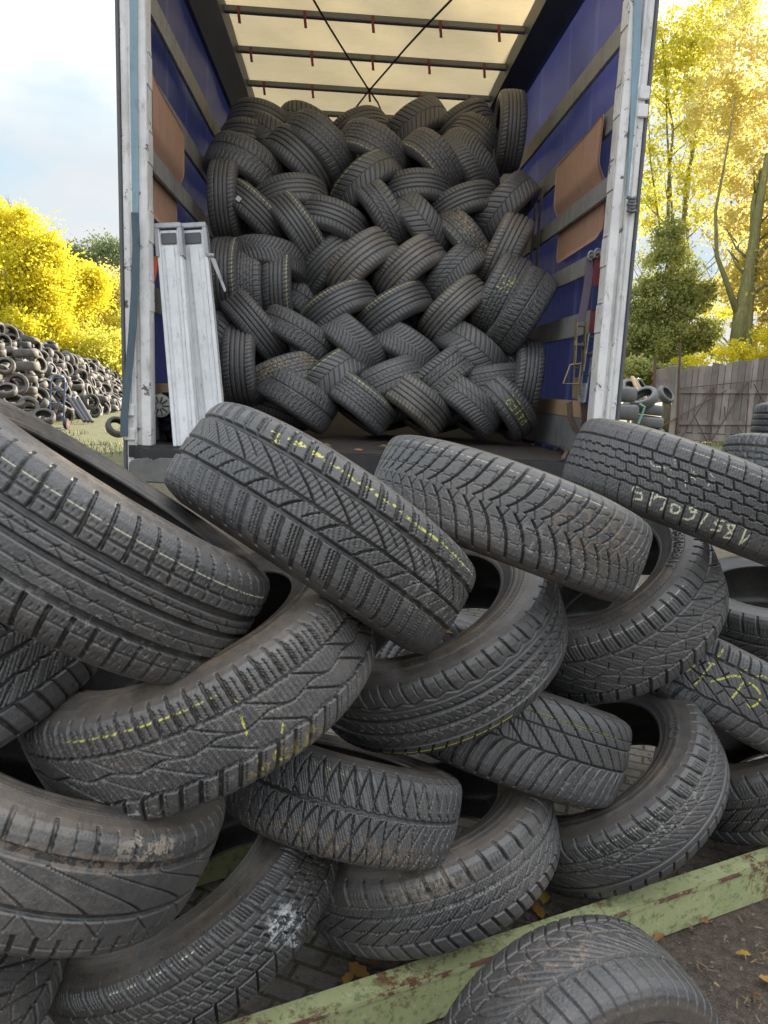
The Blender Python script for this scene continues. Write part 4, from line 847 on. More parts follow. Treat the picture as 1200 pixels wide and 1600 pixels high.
# base meshes face the camera at u = 90 deg (see below): write round that angle
LIB['sevenh'] = quick(p_block, RUBT, [], chalk_text('7H', 62, -34, 1.5, 9.5, 7.5, 9), seed=21)
LIB['word'] = quick(p_wave, RUBT, [], chalk_text('RAIER', 44, -36, 1.1, 8.5, 8.5, 7), seed=22)
TRUCK = [  # px, py, band angle, visible length, width, bulge, template, flip, label, deeper
 (418,178,-14,112,58,14,'rib',0,'dim tyre in the top left corner of the load under the cream roof',.45),
 (492,190,-26,108,56,12,'chev',0,'dark domed tyre against the roof, second hump from the left',.5),
 (548,192,24,100,54,12,'rib',0,'dark domed tyre against the roof, left of the crossing cords',.5),
 (640,186,30,104,54,4,'chev',0,'dark tyre against the roof just right of the crossing cords',.5),
 (712,191,30,104,54,6,'rib',0,'last dark hump against the roof on the right',.5),
 (513,219,-38,125,55,8,'wav',0,'tyre sloping down right below the second roof hump',0),
 (481,247,-42,126,55,8,'rib',0,'smooth ribbed tyre sloping down right, left of its twin under the roof humps',.05),
 (597,220,-28,122,54,10,'blkc',1,'tyre with a dotted chalk line on its lower edge, high in the middle',0),
 (393,243,-24,120,56,10,'scl',0,'shiny patterned tyre high by the left wall, above the upright one',0),
 (344,317,90,128,44,0,'rib',0,'tall upright tyre against the left wall, behind the stanchion tops',.0),
 (407,332,-42,118,46,0,'ribc',0,'tyre with a pale paper scrap and chalk line, sloping beside the upright left one',0),
 (449,290,11,122,50,10,'rib',0,'arched ribbed tyre lying above the paper scrap tyre',0),
 (559,276,38,116,50,2,'chevc',0,'tyre with dotted chalk sloping up right, upper middle of the load',0),
 (471,355,-53,122,46,2,'ribc',0,'steep tyre with a clean yellow line, left of the glossy arched one',0),
 (524,332,-17,116,50,7,'rib',0,'glossy arched four groove tyre above the brown worn pair',0),
 (607,333,-57,116,46,3,'wavc',0,'steep narrow tyre with a yellow line down its right side, mid load',0),
 (423,388,-7,118,46,6,'arr',0,'nearly level tyre with bright tread glints above the upright left pair',0),
 (508,402,40,112,50,2,'rib',0,'dark tyre with one white glint, tucked behind the brown worn ones',.12),
 (553,402,38,130,58,3,'bald',0,'left one of the two brown worn tyres in the middle of the load',0),
 (630,412,38,126,54,3,'bald',0,'right one of the two brown worn tyres in the middle of the load',0),
 (703,425,45,120,50,2,'vee',0,'blue grey tyre sloping up right beside the brown worn pair',.04),
 (787,395,64,122,50,2,'baldc',0,'scuffed steep tyre at the right, above the one chalked 7H',0),
 (737,374,-52,116,46,2,'mud',0,'tyre with dusty yellow top end, sloping down right at upper right',0),
 (668,350,-50,122,50,3,'chev',0,'chevron tyre sloping down right, right of the narrow yellow lined one',0),
 (781,323,47,110,48,2,'chev',0,'chevron tyre sloping up toward the right wall, below the dim upright one',0),
 (716,309,18,110,46,6,'rib',0,'gently arched ribbed tyre at upper right',0),
 (647,281,3,118,47,8,'rib',0,'level arched ribbed tyre in the upper middle, right of centre',0),
 (692,248,-47,116,50,6,'blkc',1,'tyre with dotted chalk on its left edge, upper right, left of its twin',0),
 (745,248,-48,120,52,4,'arr',1,'chalk speckled tyre sloping down right near the right wall, high up',.04),
 (803,207,88,112,40,0,'rib',0,'dim tall upright tyre high against the right wall',0),
 (779,462,62,136,52,2,'sevenh',1,'steep tyre with 7H chalked in yellow on its tread',0),
 (817,490,58,140,54,-6,'scl',0,'steep tyre leaning on the right wall beside the 7H tyre',0),
 (829,597,82,134,42,-6,'rib',0,'upright curved tyre at the bottom right against the wall',0),
 (764,592,8,116,44,-3,'wav',0,'level tyre above the one with the chalked name, bottom right',0),
 (791,653,-49,112,46,0,'word',1,'dark tyre with a name chalked in yellow letters, bottom right',0),
 (732,651,-40,124,48,1,'vee',0,'plain dark tyre sloping down right, left of the chalked name',0),
 (649,645,-38,126,52,1,'baldc',1,'brown striped tyre sloping down right in the bottom row',0),
 (561,640,-37,128,50,2,'blkc',0,'bottom row tyre with a yellow line along its upper edge',0),
 (465,640,-32,134,56,2,'scl',0,'blue grey patterned tyre in the bottom row at left',0),
 (369,571,90,120,50,0,'rib',0,'upright tyre low by the white stanchion',.0),
 (441,577,20,110,48,3,'mud',0,'tyre caked with ochre mud on its upper shoulder',0),
 (511,584,38,116,52,2,'chevc',0,'herringbone tyre with a chalk edge, right of the mud caked one',0),
 (471,518,-30,110,46,2,'scl',0,'knobbly tyre sloping down right above the mud caked one',0),
 (401,509,-50,118,46,2,'rib',0,'ribbed tyre sloping down right below the upright left pair',0),
 (521,470,28,128,50,6,'ribc',0,'big arched tyre with a thin chalk line below the left brown worn one',0),
 (556,531,-42,116,50,2,'arr',0,'herringbone tyre sloping down right in the middle of the lower load',0),
 (608,478,30,128,50,2,'ribc',0,'ribbed tyre with a yellow upper edge below the right brown worn one',0),
 (639,537,-32,124,50,2,'arr',0,'dark arrow tread tyre sloping down right, lower middle',.03),
 (703,480,42,126,50,2,'baldc',0,'speckled ribbed tyre sloping up right, left of the 7H tyre',0),
 (745,542,-38,118,52,2,'chev',0,'light grey tyre with strong V grooves, below the 7H tyre',0),
 (687,584,38,118,52,2,'wavc',1,'three groove tyre sloping up right in the lower load',0),
 (603,588,22,116,48,2,'wav',0,'blue grey tyre lying nearly level above the brown striped one',0),
 (345,437,-90,122,38,0,'ribc',0,'upright tyre with a yellow line, left of the two short upright ones',0),
 (385,447,90,114,38,0,'blk',0,'short upright tyre without chalk, between two chalked ones',.05),
 (430,450,-90,116,44,0,'ribc',0,'short upright tyre with a yellow line, right of its plain neighbour',.05),
 (468,460,-30,100,46,0,'scl',0,'dark tyre almost hidden behind the short upright ones',.3),
 (338,535,86,116,38,0,'chev',0,'upright tyre half hidden behind the white stanchion',.15),
 (404,208,-12,100,46,6,'rib',0,'dim tyre in the shade at the upper left of the load',.35),
 (442,222,-40,100,46,4,'chev',0,'dim tyre sloping down right in the upper left shade',.35),
 (762,215,-40,110,50,2,'rib',0,'dim tyre in the upper right corner of the load',.35),
 (655,480,-40,110,46,0,'rib',0,'dark tyre showing in the gap left of the speckled ribbed one',.4),
 (568,580,-40,110,46,0,'blk',0,'dark tyre showing in the gap above the bottom row',.4),
 (800,560,-40,110,46,0,'rib',0,'dark tyre showing in the gap beside the bottom right upright one',.4),
 (430,690,-20,110,46,0,'rib',0,'dark tyre in the shade under the bottom row at left',.3),
 (620,690,15,110,46,0,'chev',0,'dark tyre in the shade under the brown striped one',.4),
 (705,690,15,110,46,0,'rib',0,'dark tyre in the shade under the bottom row at right',.4),
 (560,400,-40,110,46,0,'rib',0,'dark tyre showing between the two brown worn ones',.5),
 (590,255,-45,110,46,0,'rib',0,'dark tyre showing in the gap high in the middle',.4),
]
for i, (px, py, th, Lv, wv, b, tp, flip, lab, dy) in enumerate(TRUCK):
    t = math.radians(th); n = (-math.sin(t), math.cos(t))
    sphi = .65*max(-.5, min(.5, b/(Lv/2))); cphi = math.sqrt(1-sphi**2)
    a = CR*n[0]*cphi+CU*n[1]*cphi-CF*(-sphi)
    z = 1.5
    for _ in range(3):
        Yc = 4.66+.30*max(0, z-1.05)+.1*max(0, z-2.0)+dy
        Pc = at_y(px, py, Yc); z = Pc[2]
    dep = (Pc-CAM) @ CF
    R = min(.325, max(.262, Lv/2*dep/FPX*.985)); W = min(.235, max(.17, wv*dep/FPX*.95))
    # the middle of the band sits on this pixel: move the centre back along the facing direction
    tow = CAM-Pc; tow /= np.linalg.norm(tow); qv = tow-(tow @ a)*a; qv /= np.linalg.norm(qv)
    Pf = CAM+ray(px, py)*(dep-R*cphi); c = Pf-qv*R
    # keep it between the two walls and on the bed
    ext = R*math.sqrt(max(0, 1-a[0]**2))+W*.53*abs(a[0])
    lim = 1.35-ext if c[0] > 0 else 1.025-ext
    if abs(c[0]) > lim:                                        # slide towards the camera along the line of sight
        fs = max(.93, lim/abs(c[0])); c = CAM+(c-CAM)*fs; R *= max(fs, .97); W *= fs; c[0] = max(-1.025+ext, min(1.35-ext, c[0]))
    ez = R*math.sqrt(max(0, 1-a[2]**2))+W*.53*abs(a[2]); c[2] = max(c[2], ZB+ez+.003)
    if 'paper scrap and chalk' in lab: SCRAP = (c.copy(), np.array(a), R)
    if flip: a = -a
    # turn the template so that its u = 90 deg faces the camera
    an = a/np.linalg.norm(a); e1 = np.cross(an, [0, 0, 1.0]); e1 /= np.linalg.norm(e1); e2 = np.cross(an, e1)
    face = math.atan2(qv @ e2, qv @ e1); spin = face-math.pi/2
    if tp not in ('sevenh', 'word'): spin += random.uniform(-2.5, 2.5)
    make_tyre(c, a, LIB[tp], lab, 'tyres stacked in a herringbone in the trailer', 'tyre', spin, (R/.3, W/.205))
# paper scrap lying on the tread of one of them
c, a, R = SCRAP; a = a/np.linalg.norm(a); dv = ray(373, 311); o_ = CAM-c; dp = dv-(dv @ a)*a; op = o_-(o_ @ a)*a
A_, B_, C_ = dp @ dp, 2*op @ dp, op @ op-(R+.002)**2; D_ = max(0, B_*B_-4*A_*C_); hit = CAM+dv*((-B_-math.sqrt(D_))/(2*A_))
nr = (hit-c)-((hit-c) @ a)*a; nr /= np.linalg.norm(nr); tn = np.cross(a, nr)
tag(MB().ribbon([hit-tn*.018+nr*.003, hit+tn*.018+nr*.003], a*.030, nr*.002).build('paper_scrap', M_HUB), 'small pale paper scrap stuck to a stacked tyre', 'paper')

# ------------------------------------------------------------------ green steel rack under the pile
def beam(p0, p1, h, wtop, label):
    p0, p1 = np.array(p0, float), np.array(p1, float); d = p1-p0; Lg = np.linalg.norm(d); d /= Lg; s = np.array([d[1], -d[0], 0])   # s points to the camera side
    o = empty('steel_beam', (0, 0, 0), label, 'beam', 'green beams of the tyre rack')
    M = Matrix([[d[0], s[0], 0, p0[0]], [d[1], s[1], 0, p0[1]], [0, 0, 1, p0[2]], [0, 0, 0, 1]])
    MB().box(0, Lg, -wtop, 0, h-.006, h).build('top_flange', M_GREEN, o, bevel=.0015).matrix_world = M
    MB().box(0, Lg, -.006, 0, .004, h-.0065).build('web_plate', M_GREEN, o).matrix_world = M
    MB().box(0, Lg, .0005, .004, h-.010, h+.0015).build('rusted_edge', M_EDGE, o, bevel=.001).matrix_world = M
    MB().box(0, Lg, -wtop, 0.0, -.004, .0035).build('bottom_flange', M_GREEN, o).matrix_world = M
    return o
BH = .105
a_, b_ = at_z(1200, 1350, BH), at_z(640, 1540, BH); d_ = (b_-a_)/np.linalg.norm(b_-a_)
P0 = a_-d_*.9; P1 = b_+d_*.65
beam((P1[0], P1[1], .004), (P0[0], P0[1], .004), BH, .050, 'long chipped green beam with a rusty edge, in front of the pile')
a_, b_ = at_z(398, 1302, BH), at_z(335, 1320, BH); d_ = (b_-a_)/np.linalg.norm(b_-a_)
P0 = a_-d_*1.3; P1 = b_+d_*.5
beam((P1[0], P1[1], .004), (P0[0], P0[1], .004), BH, .050, 'green beam seen in the gap behind the fish scale tyre')

# ------------------------------------------------------------------ fallen leaves and small litter
def leaf(px, py, zg, size, col, label):
    c = at_z(px, py, zg); mt = LEAFM[col]; n = 9; vs = []
    rz = random.uniform(0, 6.3); tl = [random.uniform(-.35, .35), random.uniform(-.35, .35)]
    for i in range(n):
        t = i/(n-1); wd = .42*math.sin(math.pi*min(1, t*1.02))**.7*(1+.25*math.sin(t*19))
        for s in (-1, 0, 1):
            vs.append(((t-.5)*size, s*wd*size*.6, .12*size*abs(s)*wd*2+.10*size*math.sin(t*3+rz)))
    fs = []
    for i in range(n-1):
        for s in range(2): fs.append((i*3+s, (i+1)*3+s, (i+1)*3+s+1, i*3+s+1))
    o = MB().add(vs, fs).build('fallen_leaf', mt, smooth=True); o.rotation_euler = (tl[0], tl[1], rz); o.location = (c[0], c[1], zg+.06*size+.006)
    return tag(o, label, 'leaf', 'fallen leaves')
LEAFM = []
for c1 in ((.45, .23, .05), (.30, .15, .06), (.55, .36, .06), (.18, .11, .06)):
    q = N('dry_leaf', .75); q.base(q.mix(q.noise(30, 4), c1, tuple(x*.55 for x in c1))); LEAFM.append(q.m)
for px, py, s, c in ((850, 1408, .055, 2), (836, 1418, .05, 1), (843, 1430, .045, 0), (560, 1522, .06, 0), (585, 1508, .05, 1), (545, 1535, .05, 0), (628, 1505, .045, 2), (572, 1545, .04, 3)):
    leaf(px, py, .004, s, c, 'dry autumn leaf lying between the green beam and the tyres')
for px, py, s, c in ((1160, 1496, .035, 2), (1098, 1440, .04, 1), (1080, 1455, .035, 3), (1198, 1535, .04, 0), (1030, 1470, .04, 1), (1180, 1560, .03, 1)):
    leaf(px, py, .004, s, c, 'dry leaf on the dark soil right of the green beam')
o = leaf(692, 990, .62, .035, 0, 'small orange leaf caught at the end of the yellow dashed winter tyre'); o.location = tuple(at_y(693, 992, 1.30))
for px, py, s, c in ((560, 705, .05, 1), (600, 702, .06, 3), (640, 700, .05, 1), (830, 697, .06, 0), (690, 699, .05, 3), (510, 700, .06, 3)):
    leaf(px, py, ZB+.002, s, c, 'dry leaf on the dark bed in front of the stacked tyres')
# grit and crumbs of bark on the soil and paving
nG = 2600; gx_ = RNG.uniform(-.9, 2.2, nG); gy_ = RNG.uniform(1.0, 2.6, nG); gs = RNG.uniform(.0015, .006, nG)
tet = np.array([[1, 0, -.4], [-.5, .9, -.4], [-.5, -.9, -.4], [0, 0, .8]])
rot = RNG.uniform(0, 6.28, nG); V = np.zeros((nG, 4, 3)); 
V[..., 0] = (tet[None, :, 0]*np.cos(rot)[:, None]-tet[None, :, 1]*np.sin(rot)[:, None])*gs[:, None]*1.6+gx_[:, None]
V[..., 1] = (tet[None, :, 0]*np.sin(rot)[:, None]+tet[None, :, 1]*np.cos(rot)[:, None])*gs[:, None]+gy_[:, None]
V[..., 2] = tet[None, :, 2]*gs[:, None]+gs[:, None]*.3-.003
F = (np.arange(nG)[:, None, None]*4+np.array([[0, 1, 3], [1, 2, 3], [2, 0, 3]])[None]).reshape(-1, 3)
q = N('grit_crumbs', .9); q.base(q.ramp(q.noise(9, 3), (.3, (.06, .045, .035)), (.7, (.22, .19, .15))))
tag(mesh_np('gravel', V.reshape(-1, 3), F, q.m), kind='stuff')

# ------------------------------------------------------------------ heaps of old tyres across the yard
def plain_tyre(name, R, W, mat, nu=44, seed=0):
    pr = np.array([(.0, .0), (.30, .004), (.44, .016), (.51, .035), (.53, .06), (.50, .092), (.45, .115), (.42, .115), (.45, .09), (.45, .05), (.3, .022), (0, .018)])
    pr = np.concatenate([pr, (pr[::-1]*[-1, 1])[1:-1]])
    U = np.linspace(0, 2*math.pi, nu, endpoint=False); nv = len(pr)
    r = R-pr[:, 1][None]-(.006*(np.abs(pr[:, 0]) < .5)*(pr[:, 1] < .02))[None]*(np.arange(nu) % 2)[:, None]
    z = np.broadcast_to(pr[:, 0]*W, r.shape)
    V = np.stack([np.cos(U)[:, None]*r, np.sin(U)[:, None]*r, z], -1).reshape(-1, 3)
    I, J = np.meshgrid(np.arange(nu), np.arange(nv), indexing='ij'); I2 = (I+1) % nu; J2 = (J+1) % nv
    return mesh_np(name, V, np.stack([I*nv+J, I2*nv+J, I2*nv+J2, I*nv+J2], -1).reshape(-1, 4), mat, True, False)
HEAPM = rubber('heap_rubber', .055, 1.0, 0, (.215, .165, .115), .3); HEAPD = rubber('heap_rubber_dark', .035, .6, 0, (.14, .11, .085), .3)
PT = [plain_tyre('tyre', .31, .20, HEAPM), plain_tyre('tyre', .30, .185, HEAPM, 40), plain_tyre('tyre', .33, .23, HEAPM, 48), plain_tyre('tyre', .30, .20, HEAPD, 44), plain_tyre('tyre', .31, .2, RUBT, 44)]
def place(me, c, a, label, group):
    o = bpy.data.objects.new('tyre', me); link(o); o.matrix_world = axis_matrix(c, a) @ Matrix.Rotation(random.uniform(0, 6), 4, 'Z') @ Matrix.Scale(random.uniform(.74, .94), 4)
    return tag(o, label, 'tyre', group)
HL = 'weathered tyre thrown on the long heap along the left edge of the yard'; HG = 'tyres of the long heap on the left'
base = [(-8.5, 17.8, 2.6), (-7.8, 19.8, 2.6), (-7.6, 22.0, 2.15), (-8.2, 26.0, 1.75), (-9.1, 31.0, 1.6), (-10.4, 38.0, 1.55)]
seg = []
for (x0, y0, h0), (x1, y1, h1) in zip(base[:-1], base[1:]):
    L2 = math.hypot(x1-x0, y1-y0); n = max(2, int(L2/.44))
    for k in range(n):
        t = k/n; seg.append((x0+(x1-x0)*t, y0+(y1-y0)*t, h0+(h1-h0)*t, (y1-y0)/L2, -(x1-x0)/L2))
cnt = 0; FAR = []
for si, (x, y, h, nx, ny) in enumerate(seg):
    lv = int(h/.265)
    for k in range(lv+1):
        z = .18+k*.265+random.uniform(-.08, .08); ins = .15+k*.265*.75+random.uniform(-.12, .12)
        c = (x-nx*ins+random.uniform(-.12, .12), y-ny*ins+random.uniform(-.12, .12), z)
        m = random.random()
        if m < .38: a = (nx+random.uniform(-.5, .5), -.5+ny+random.uniform(-.5, .5), .35+random.uniform(-.3, .5))
        elif m < .66: a = (random.uniform(-.3, .3), random.uniform(-.3, .3), 1)
        else: a = (random.uniform(-1, 1), random.uniform(-.6, .6), random.uniform(-.3, .6))
        me = random.choice(PT[:4] if k > 1 else PT[:3]+PT[3:4]*3)
        if y < 25.6: place(me, c, a, HL, HG); cnt += 1
        else: FAR.append((me, c, a))
Vf, Ff, n0 = [], [], 0
for me, c, a in FAR:                                           # the far end of the heap reads as one mass
    v = np.zeros(len(me.vertices)*3, np.float32); me.vertices.foreach_get('co', v); v = v.reshape(-1, 3)
    f = np.zeros(len(me.loops), np.int32); me.loops.foreach_get('vertex_index', f)
    m = np.array(axis_matrix(c, a)); Vf.append((v*random.uniform(.7, .9)) @ m[:3, :3].T+m[:3, 3]); Ff.append(f.reshape(-1, 4)+n0); n0 += len(v)
tag(mesh_np('tyre_heap', np.concatenate(Vf), np.concatenate(Ff), HEAPM, True), 'far end of the long tyre heap, running behind the left post', 'tyre heap', kind='stuff')
print('HEAP', cnt, len(FAR))
for k in range(6):
    c = at_y(42+random.uniform(-2, 2), 648-k*19, 18.6); place(PT[0 if k % 2 else 2], c, (random.uniform(-.08, .08), random.uniform(-.08, .08), 1), 'tyre in the flat stacked column at the near end of the long heap', HG)
for px, py, Y, a, lab in ((26, 600, 18.0, (.5, -.8, .3), 'pale ringed tyre facing the camera at the near end of the long heap'),
    (8, 572, 17.9, (.2, -.8, .5), 'open tyre facing the camera beside the flat stacked column'),
    (44, 636, 17.4, (.35, -.85, .35), 'grey tyre leaning at the foot of the long heap'),
    (68, 652, 17.2, (.2, -.5, .8), 'dark tyre lying by the hand truck'),
    (10, 610, 17.3, (.1, -.5, .85), 'tyre lying flat at the near foot of the long heap'), (20, 628, 17.3, (.3, -.4, .85), 'tyre sagging over another at the near foot of the long heap'),
    (142, 628, 21.5, (.7, -.65, .1), 'dark tyre standing open beside poles at the foot of the heap'), (60, 570, 18.8, (.8, -.3, .2), 'tyre leaning against the flat stacked column')):
    place(PT[1] if 'dark' not in lab else PT[3], at_y(px, py, Y), a, lab, HG)
place(PT[3], tuple(at_y(183, 667, 14.6)), (.5, -.6, .55), 'black tyre slumped on the grass just left of the trailer', None)
# hand truck
hy = 17.6; h0 = at_y(88, 654, hy); ht = empty('hand_truck', (h0[0], hy, 0), 'dark blue hand truck with red wheels parked against the heap', 'hand truck')
mb = MB()
for s in (-.16, .16): mb.tube([(s, 0, .1), (s, .08, .6), (s, .18, 1.1), (s*.8, .24, 1.2)], .02, 8)
for z in (.3, .6, .9): mb.tube([(-.16, .02+z*.12, z), (.16, .02+z*.12, z)], .016, 8)
mb.tube([(-.13, .24, 1.2), (.13, .24, 1.2)], .018, 8); mb.build('frame', M_BLUEST, ht)
MB().box(-.2, .2, -.26, .0, .03, .045).build('toe_plate', M_BLUEST, ht)
for s in (-.2, .2):
    wl = MB().tube([(s-.035, .08, .13), (s+.035, .08, .13)], .13, 24).build('wheel', M_BLACK, ht, bevel=.01)
    MB().tube([(s-.042, .08, .13), (s+.042, .08, .13)], .075, 18).build('hub', M_REDP, wl)
# dark poles lying at the foot of the heap
for k in range(3):
    p = at_y(105+k*9, 618+k*3, 20.6); r = at_y(132+k*6, 652, 20.0); tag(MB().tube([p, (r[0], r[1], .06)], .05, 8).build('pole', M_DKSTEEL), ('upper', 'middle', 'lower')[k]+' of the three dark poles slid down the foot of the long heap', 'pole', 'poles by the heap')

# right side: stack of tyres with a fence behind
RG = 'tyres stacked before the fence on the right'
for k in range(3): place(PT[4], at_y(961, 616+k*27, 9.0), (.03*k, .02, 1), ('top tyre of the neat flat stack beside the right post', 'middle tyre of the neat flat stack beside the right post', 'bottom tyre of the neat flat stack beside the right post')[k], RG)
for k in range(3): place(PT[4], at_y(1012, 640+k*18, 12.5), (.06, -.05*k, 1), ('top', 'middle', 'lowest')[k]+' tyre of the loose flat stack under the leaning one, right', RG)
for px, py, Y, a, lab in ((1006, 622, 12.4, (-.55, -.35, .75), 'tyre leaning on the loose flat stack near the fence'), (985, 608, 18.4, (.2, -.7, .6), 'dark tyre behind the neat flat stack'), (1000, 606, 18.6, (.6, -.5, .5), 'dark tyre tilted among sticks behind the stacks'),
    (968, 606, 18.8, (.1, -.8, .4), 'dark tyre peeping out beside the right post'), (1040, 617, 19.6, (.4, -.6, .5), 'dark tyre wedged by the fence corner'), (1105, 692, 20.6, (0, 0, 1), 'tyre lying flat on the grass before the fence')):
    place(PT[4] if 'grass' not in lab else PT[1], at_y(px, py, Y), a, lab, RG)
g0 = at_y(1006, 640, 16.8)
tag(MB().tube([at_y(999, 631, 8.8), at_y(1007, 636, 8.8), at_y(1003, 648, 8.8), at_y(997, 662, 8.8)], .016, 8).build('plastic_pipe', M_GREENP), 'bent mint green plastic pipe by the neat flat stack', 'pipe')
# fence
FY = 22.4; fx0 = at_y(1060, 600, FY)[0]
def ft(x): return 2.27+(x-fx0)*.175
fe = empty('wooden_fence', (fx0, FY, 0), 'tall weathered plank fence braced with rusty rods', 'fence')
inv = Matrix.Translation((-fx0, -FY, 0))
def fb(mb, name, mat, **k):
    o = mb.build(name, mat, fe, **k); o.matrix_parent_inverse = inv; return o
mb = MB(); x = fx0
while x < fx0+7:
    wd = random.uniform(.17, .24); yj = random.uniform(-.012, .012); h = ft(x)+random.uniform(-.04, .04)
    z0 = .28+random.uniform(-.03, .03)
    mb.prism([(x, FY+yj, z0), (x+wd-.014, FY+yj, z0), (x+wd-.014, FY+yj, h-random.uniform(0, .03)), (x, FY+yj, h)], (0, .025, 0)); x += wd
fb(mb, 'planks', M_PLANK)
fb(MB().prism([(fx0, FY+.045, .1), (fx0+7, FY+.045, .1), (fx0+7, FY+.045, ft(fx0+7)-.12), (fx0, FY+.045, ft(fx0)-.12)], (0, .02, 0)), 'backing_boards', M_PLANK)
mb = MB()
for z in (1.50, .52): mb.prism([(fx0, FY-.05, z), (fx0+7, FY-.05, z+.25), (fx0+7, FY-.05, z+.38), (fx0, FY-.05, z+.13)], (0, .035, 0))
fb(mb, 'rail', M_PLANK); fb(MB().prism([(fx0, FY-.06, .02), (fx0+7, FY-.06, .05), (fx0+7, FY-.06, .26), (fx0, FY-.06, .26)], (0, .035, 0)), 'base_board', M_PLANK)
for l in (((1060, 607), (1200, 593)), ((1066, 682), (1115, 604)), ((1112, 688), (1168, 598)), ((1170, 598), (1165, 690)), ((1116, 606), (1109, 690)), ((1068, 688), (1165, 692)), ((1030, 668), (1135, 610)), ((1178, 600), (1200, 640)), ((1085, 650), (1105, 690)), ((1152, 665), (1166, 690)), ((1132, 635), (1133, 652))):
    fb(MB().tube([at_y(*l[0], FY-.12), at_y(*l[1], FY-.12)], .017, 6), 'brace_rod', M_RUST)
fb(MB().box(fx0-.12, fx0+.02, FY-.07, FY+.06, 0, 2.3), 'post', M_PLANK); fb(MB().tube([at_y(1063, 535, FY-.1), at_y(1058, 690, FY-.1)], .035, 8), 'rusty_post', M_RUST)
bf = empty('board_fence', (fx0-.8, FY+.2, 0), 'low leaning board fence running left from the plank fence', 'fence'); invb = Matrix.Translation((-(fx0-.8), -FY-.2, 0))
for l0, l1, hh in (((1026, 578), (1060, 570), 26), ((985, 606), (1060, 596), 18), ((975, 622), (1056, 612), 14), ((1040, 596), (1058, 592), 20)):
    A, B = at_y(*l0, FY+.15), at_y(*l1, FY+.05); h = hh/FPX*FY
    o = MB().prism([A, B, B-[0, 0, h], A-[0, 0, h]], (0, .03, 0)).build('board', M_PLANK, bf); o.matrix_parent_inverse = invb
o = MB().tube([at_y(1024, 560, FY+.05), at_y(1020, 640, FY+.05)], .05, 8).build('post', M_RUST, bf); o.matrix_parent_inverse = invb
for k, l in enumerate((((988, 590), (1000, 620), 'pale stick leaning over the tyre stacks, left of its pair'), ((990, 592), (1020, 640), 'long pale stick slanting down right over the tyre stacks'))):
    tag(MB().tube([at_y(*l[0], 18.2), at_y(*l[1], 17.2)], [.05, .04], 7).build('stick', M_BOARD), l[2], 'stick')

# ------------------------------------------------------------------ trees
def m_leaf(name, stops, tr_col, rough=.6, amt=.45):
    q = N(name, rough, .25); oi = q.n('ShaderNodeAttribute', attribute_name='tone')
    c = q.ramp(oi.outputs['Fac'], *stops); q.base(c); g = q.mix(.55, c, tr_col); q.trans(g, amt); return q.m
LYEL = m_leaf('yellow_leaves', ((0, (.36, .38, .04)), (.5, (.72, .64, .05)), (1, (.84, .68, .06))), (.92, .84, .06), amt=.55)
LGRN = m_leaf('yellow_green_leaves', ((0, (.28, .31, .07)), (.5, (.58, .54, .10)), (1, (.78, .68, .12))), (.88, .84, .12), amt=.55)
LORG = m_leaf('orange_leaves', ((0, (.42, .40, .13)), (.5, (.70, .61, .22)), (1, (.80, .70, .30))), (.90, .80, .28), amt=.55)
LFAR = m_leaf('far_green_leaves', ((0, (.09, .13, .08)), (1, (.25, .28, .13))), (.25, .32, .12))
LCON = m_leaf('conifer_needles', ((0, (.15, .17, .06)), (.6, (.30, .32, .11)), (1, (.50, .46, .16))), (.55, .60, .16), .6, .45)
q = N('bark', .9); bn = q.noise(9, 6, .7, stretch=(3, 3, .5)); q.base(q.ramp(bn, (.3, (.10, .085, .06)), (.7, (.27, .24, .18)))); q.bump(bn, .02, .6); BARK = q.m
q = N('mossy_bark', .9); bn = q.noise(7, 6, .7, stretch=(3, 3, .6)); q.base(q.ramp(bn, (.3, (.13, .12, .05)), (.7, (.30, .30, .12)))); q.bump(bn, .02, .6); BARKM = q.m
def crown(blobs, size, mat, parent, seed, name='crown', flat=0.0, dens=2.2):
    rg = np.random.default_rng(seed); Vs = []; T = []
    for (cx, cy, cz, rx, ry, rz, n, ncl) in blobs:
        n = int(n*dens); ncl = int(ncl*1.15)
        d = rg.normal(size=(ncl, 3)); d /= np.linalg.norm(d, axis=1)[:, None]; rr = rg.uniform(.25, 1, ncl)**.55
        cc = d*rr[:, None]*[rx, ry, rz]+[cx, cy, cz]; cs = rg.uniform(.10, .26, ncl)*(rx+rz)/2
        idx = rg.integers(0, ncl, n); P = cc[idx]+rg.normal(size=(n, 3))*cs[idx][:, None]*[1, 1, .75]
        tn = np.clip(rg.normal(.5, .16, n)+(rg.uniform(-.36, .36, ncl))[idx], 0, 1)
        n2 = n
        s = size*rg.uniform(.5, 1.3, n)
        u = rg.normal(size=(n, 3)); u[:, 2] -= flat; u /= np.linalg.norm(u, axis=1)[:, None]; w_ = rg.normal(size=(n, 3)); v = np.cross(u, w_); v /= np.linalg.norm(v, axis=1)[:, None]
        q4 = np.stack([P-u*s[:, None]*.6, P+v*s[:, None]*.42-u*s[:, None]*.05, P+u*s[:, None]*.6, P-v*s[:, None]*.42-u*s[:, None]*.05], 1)
        Vs.append(q4.reshape(-1, 3)); T.append(np.repeat(tn, 4))
    V = np.concatenate(Vs); T = np.concatenate(T); F = np.arange(len(V)).reshape(-1, 4)
    return mesh_np(name, V, F, mat, False, parent, {'tone': ('FLOAT', T)})
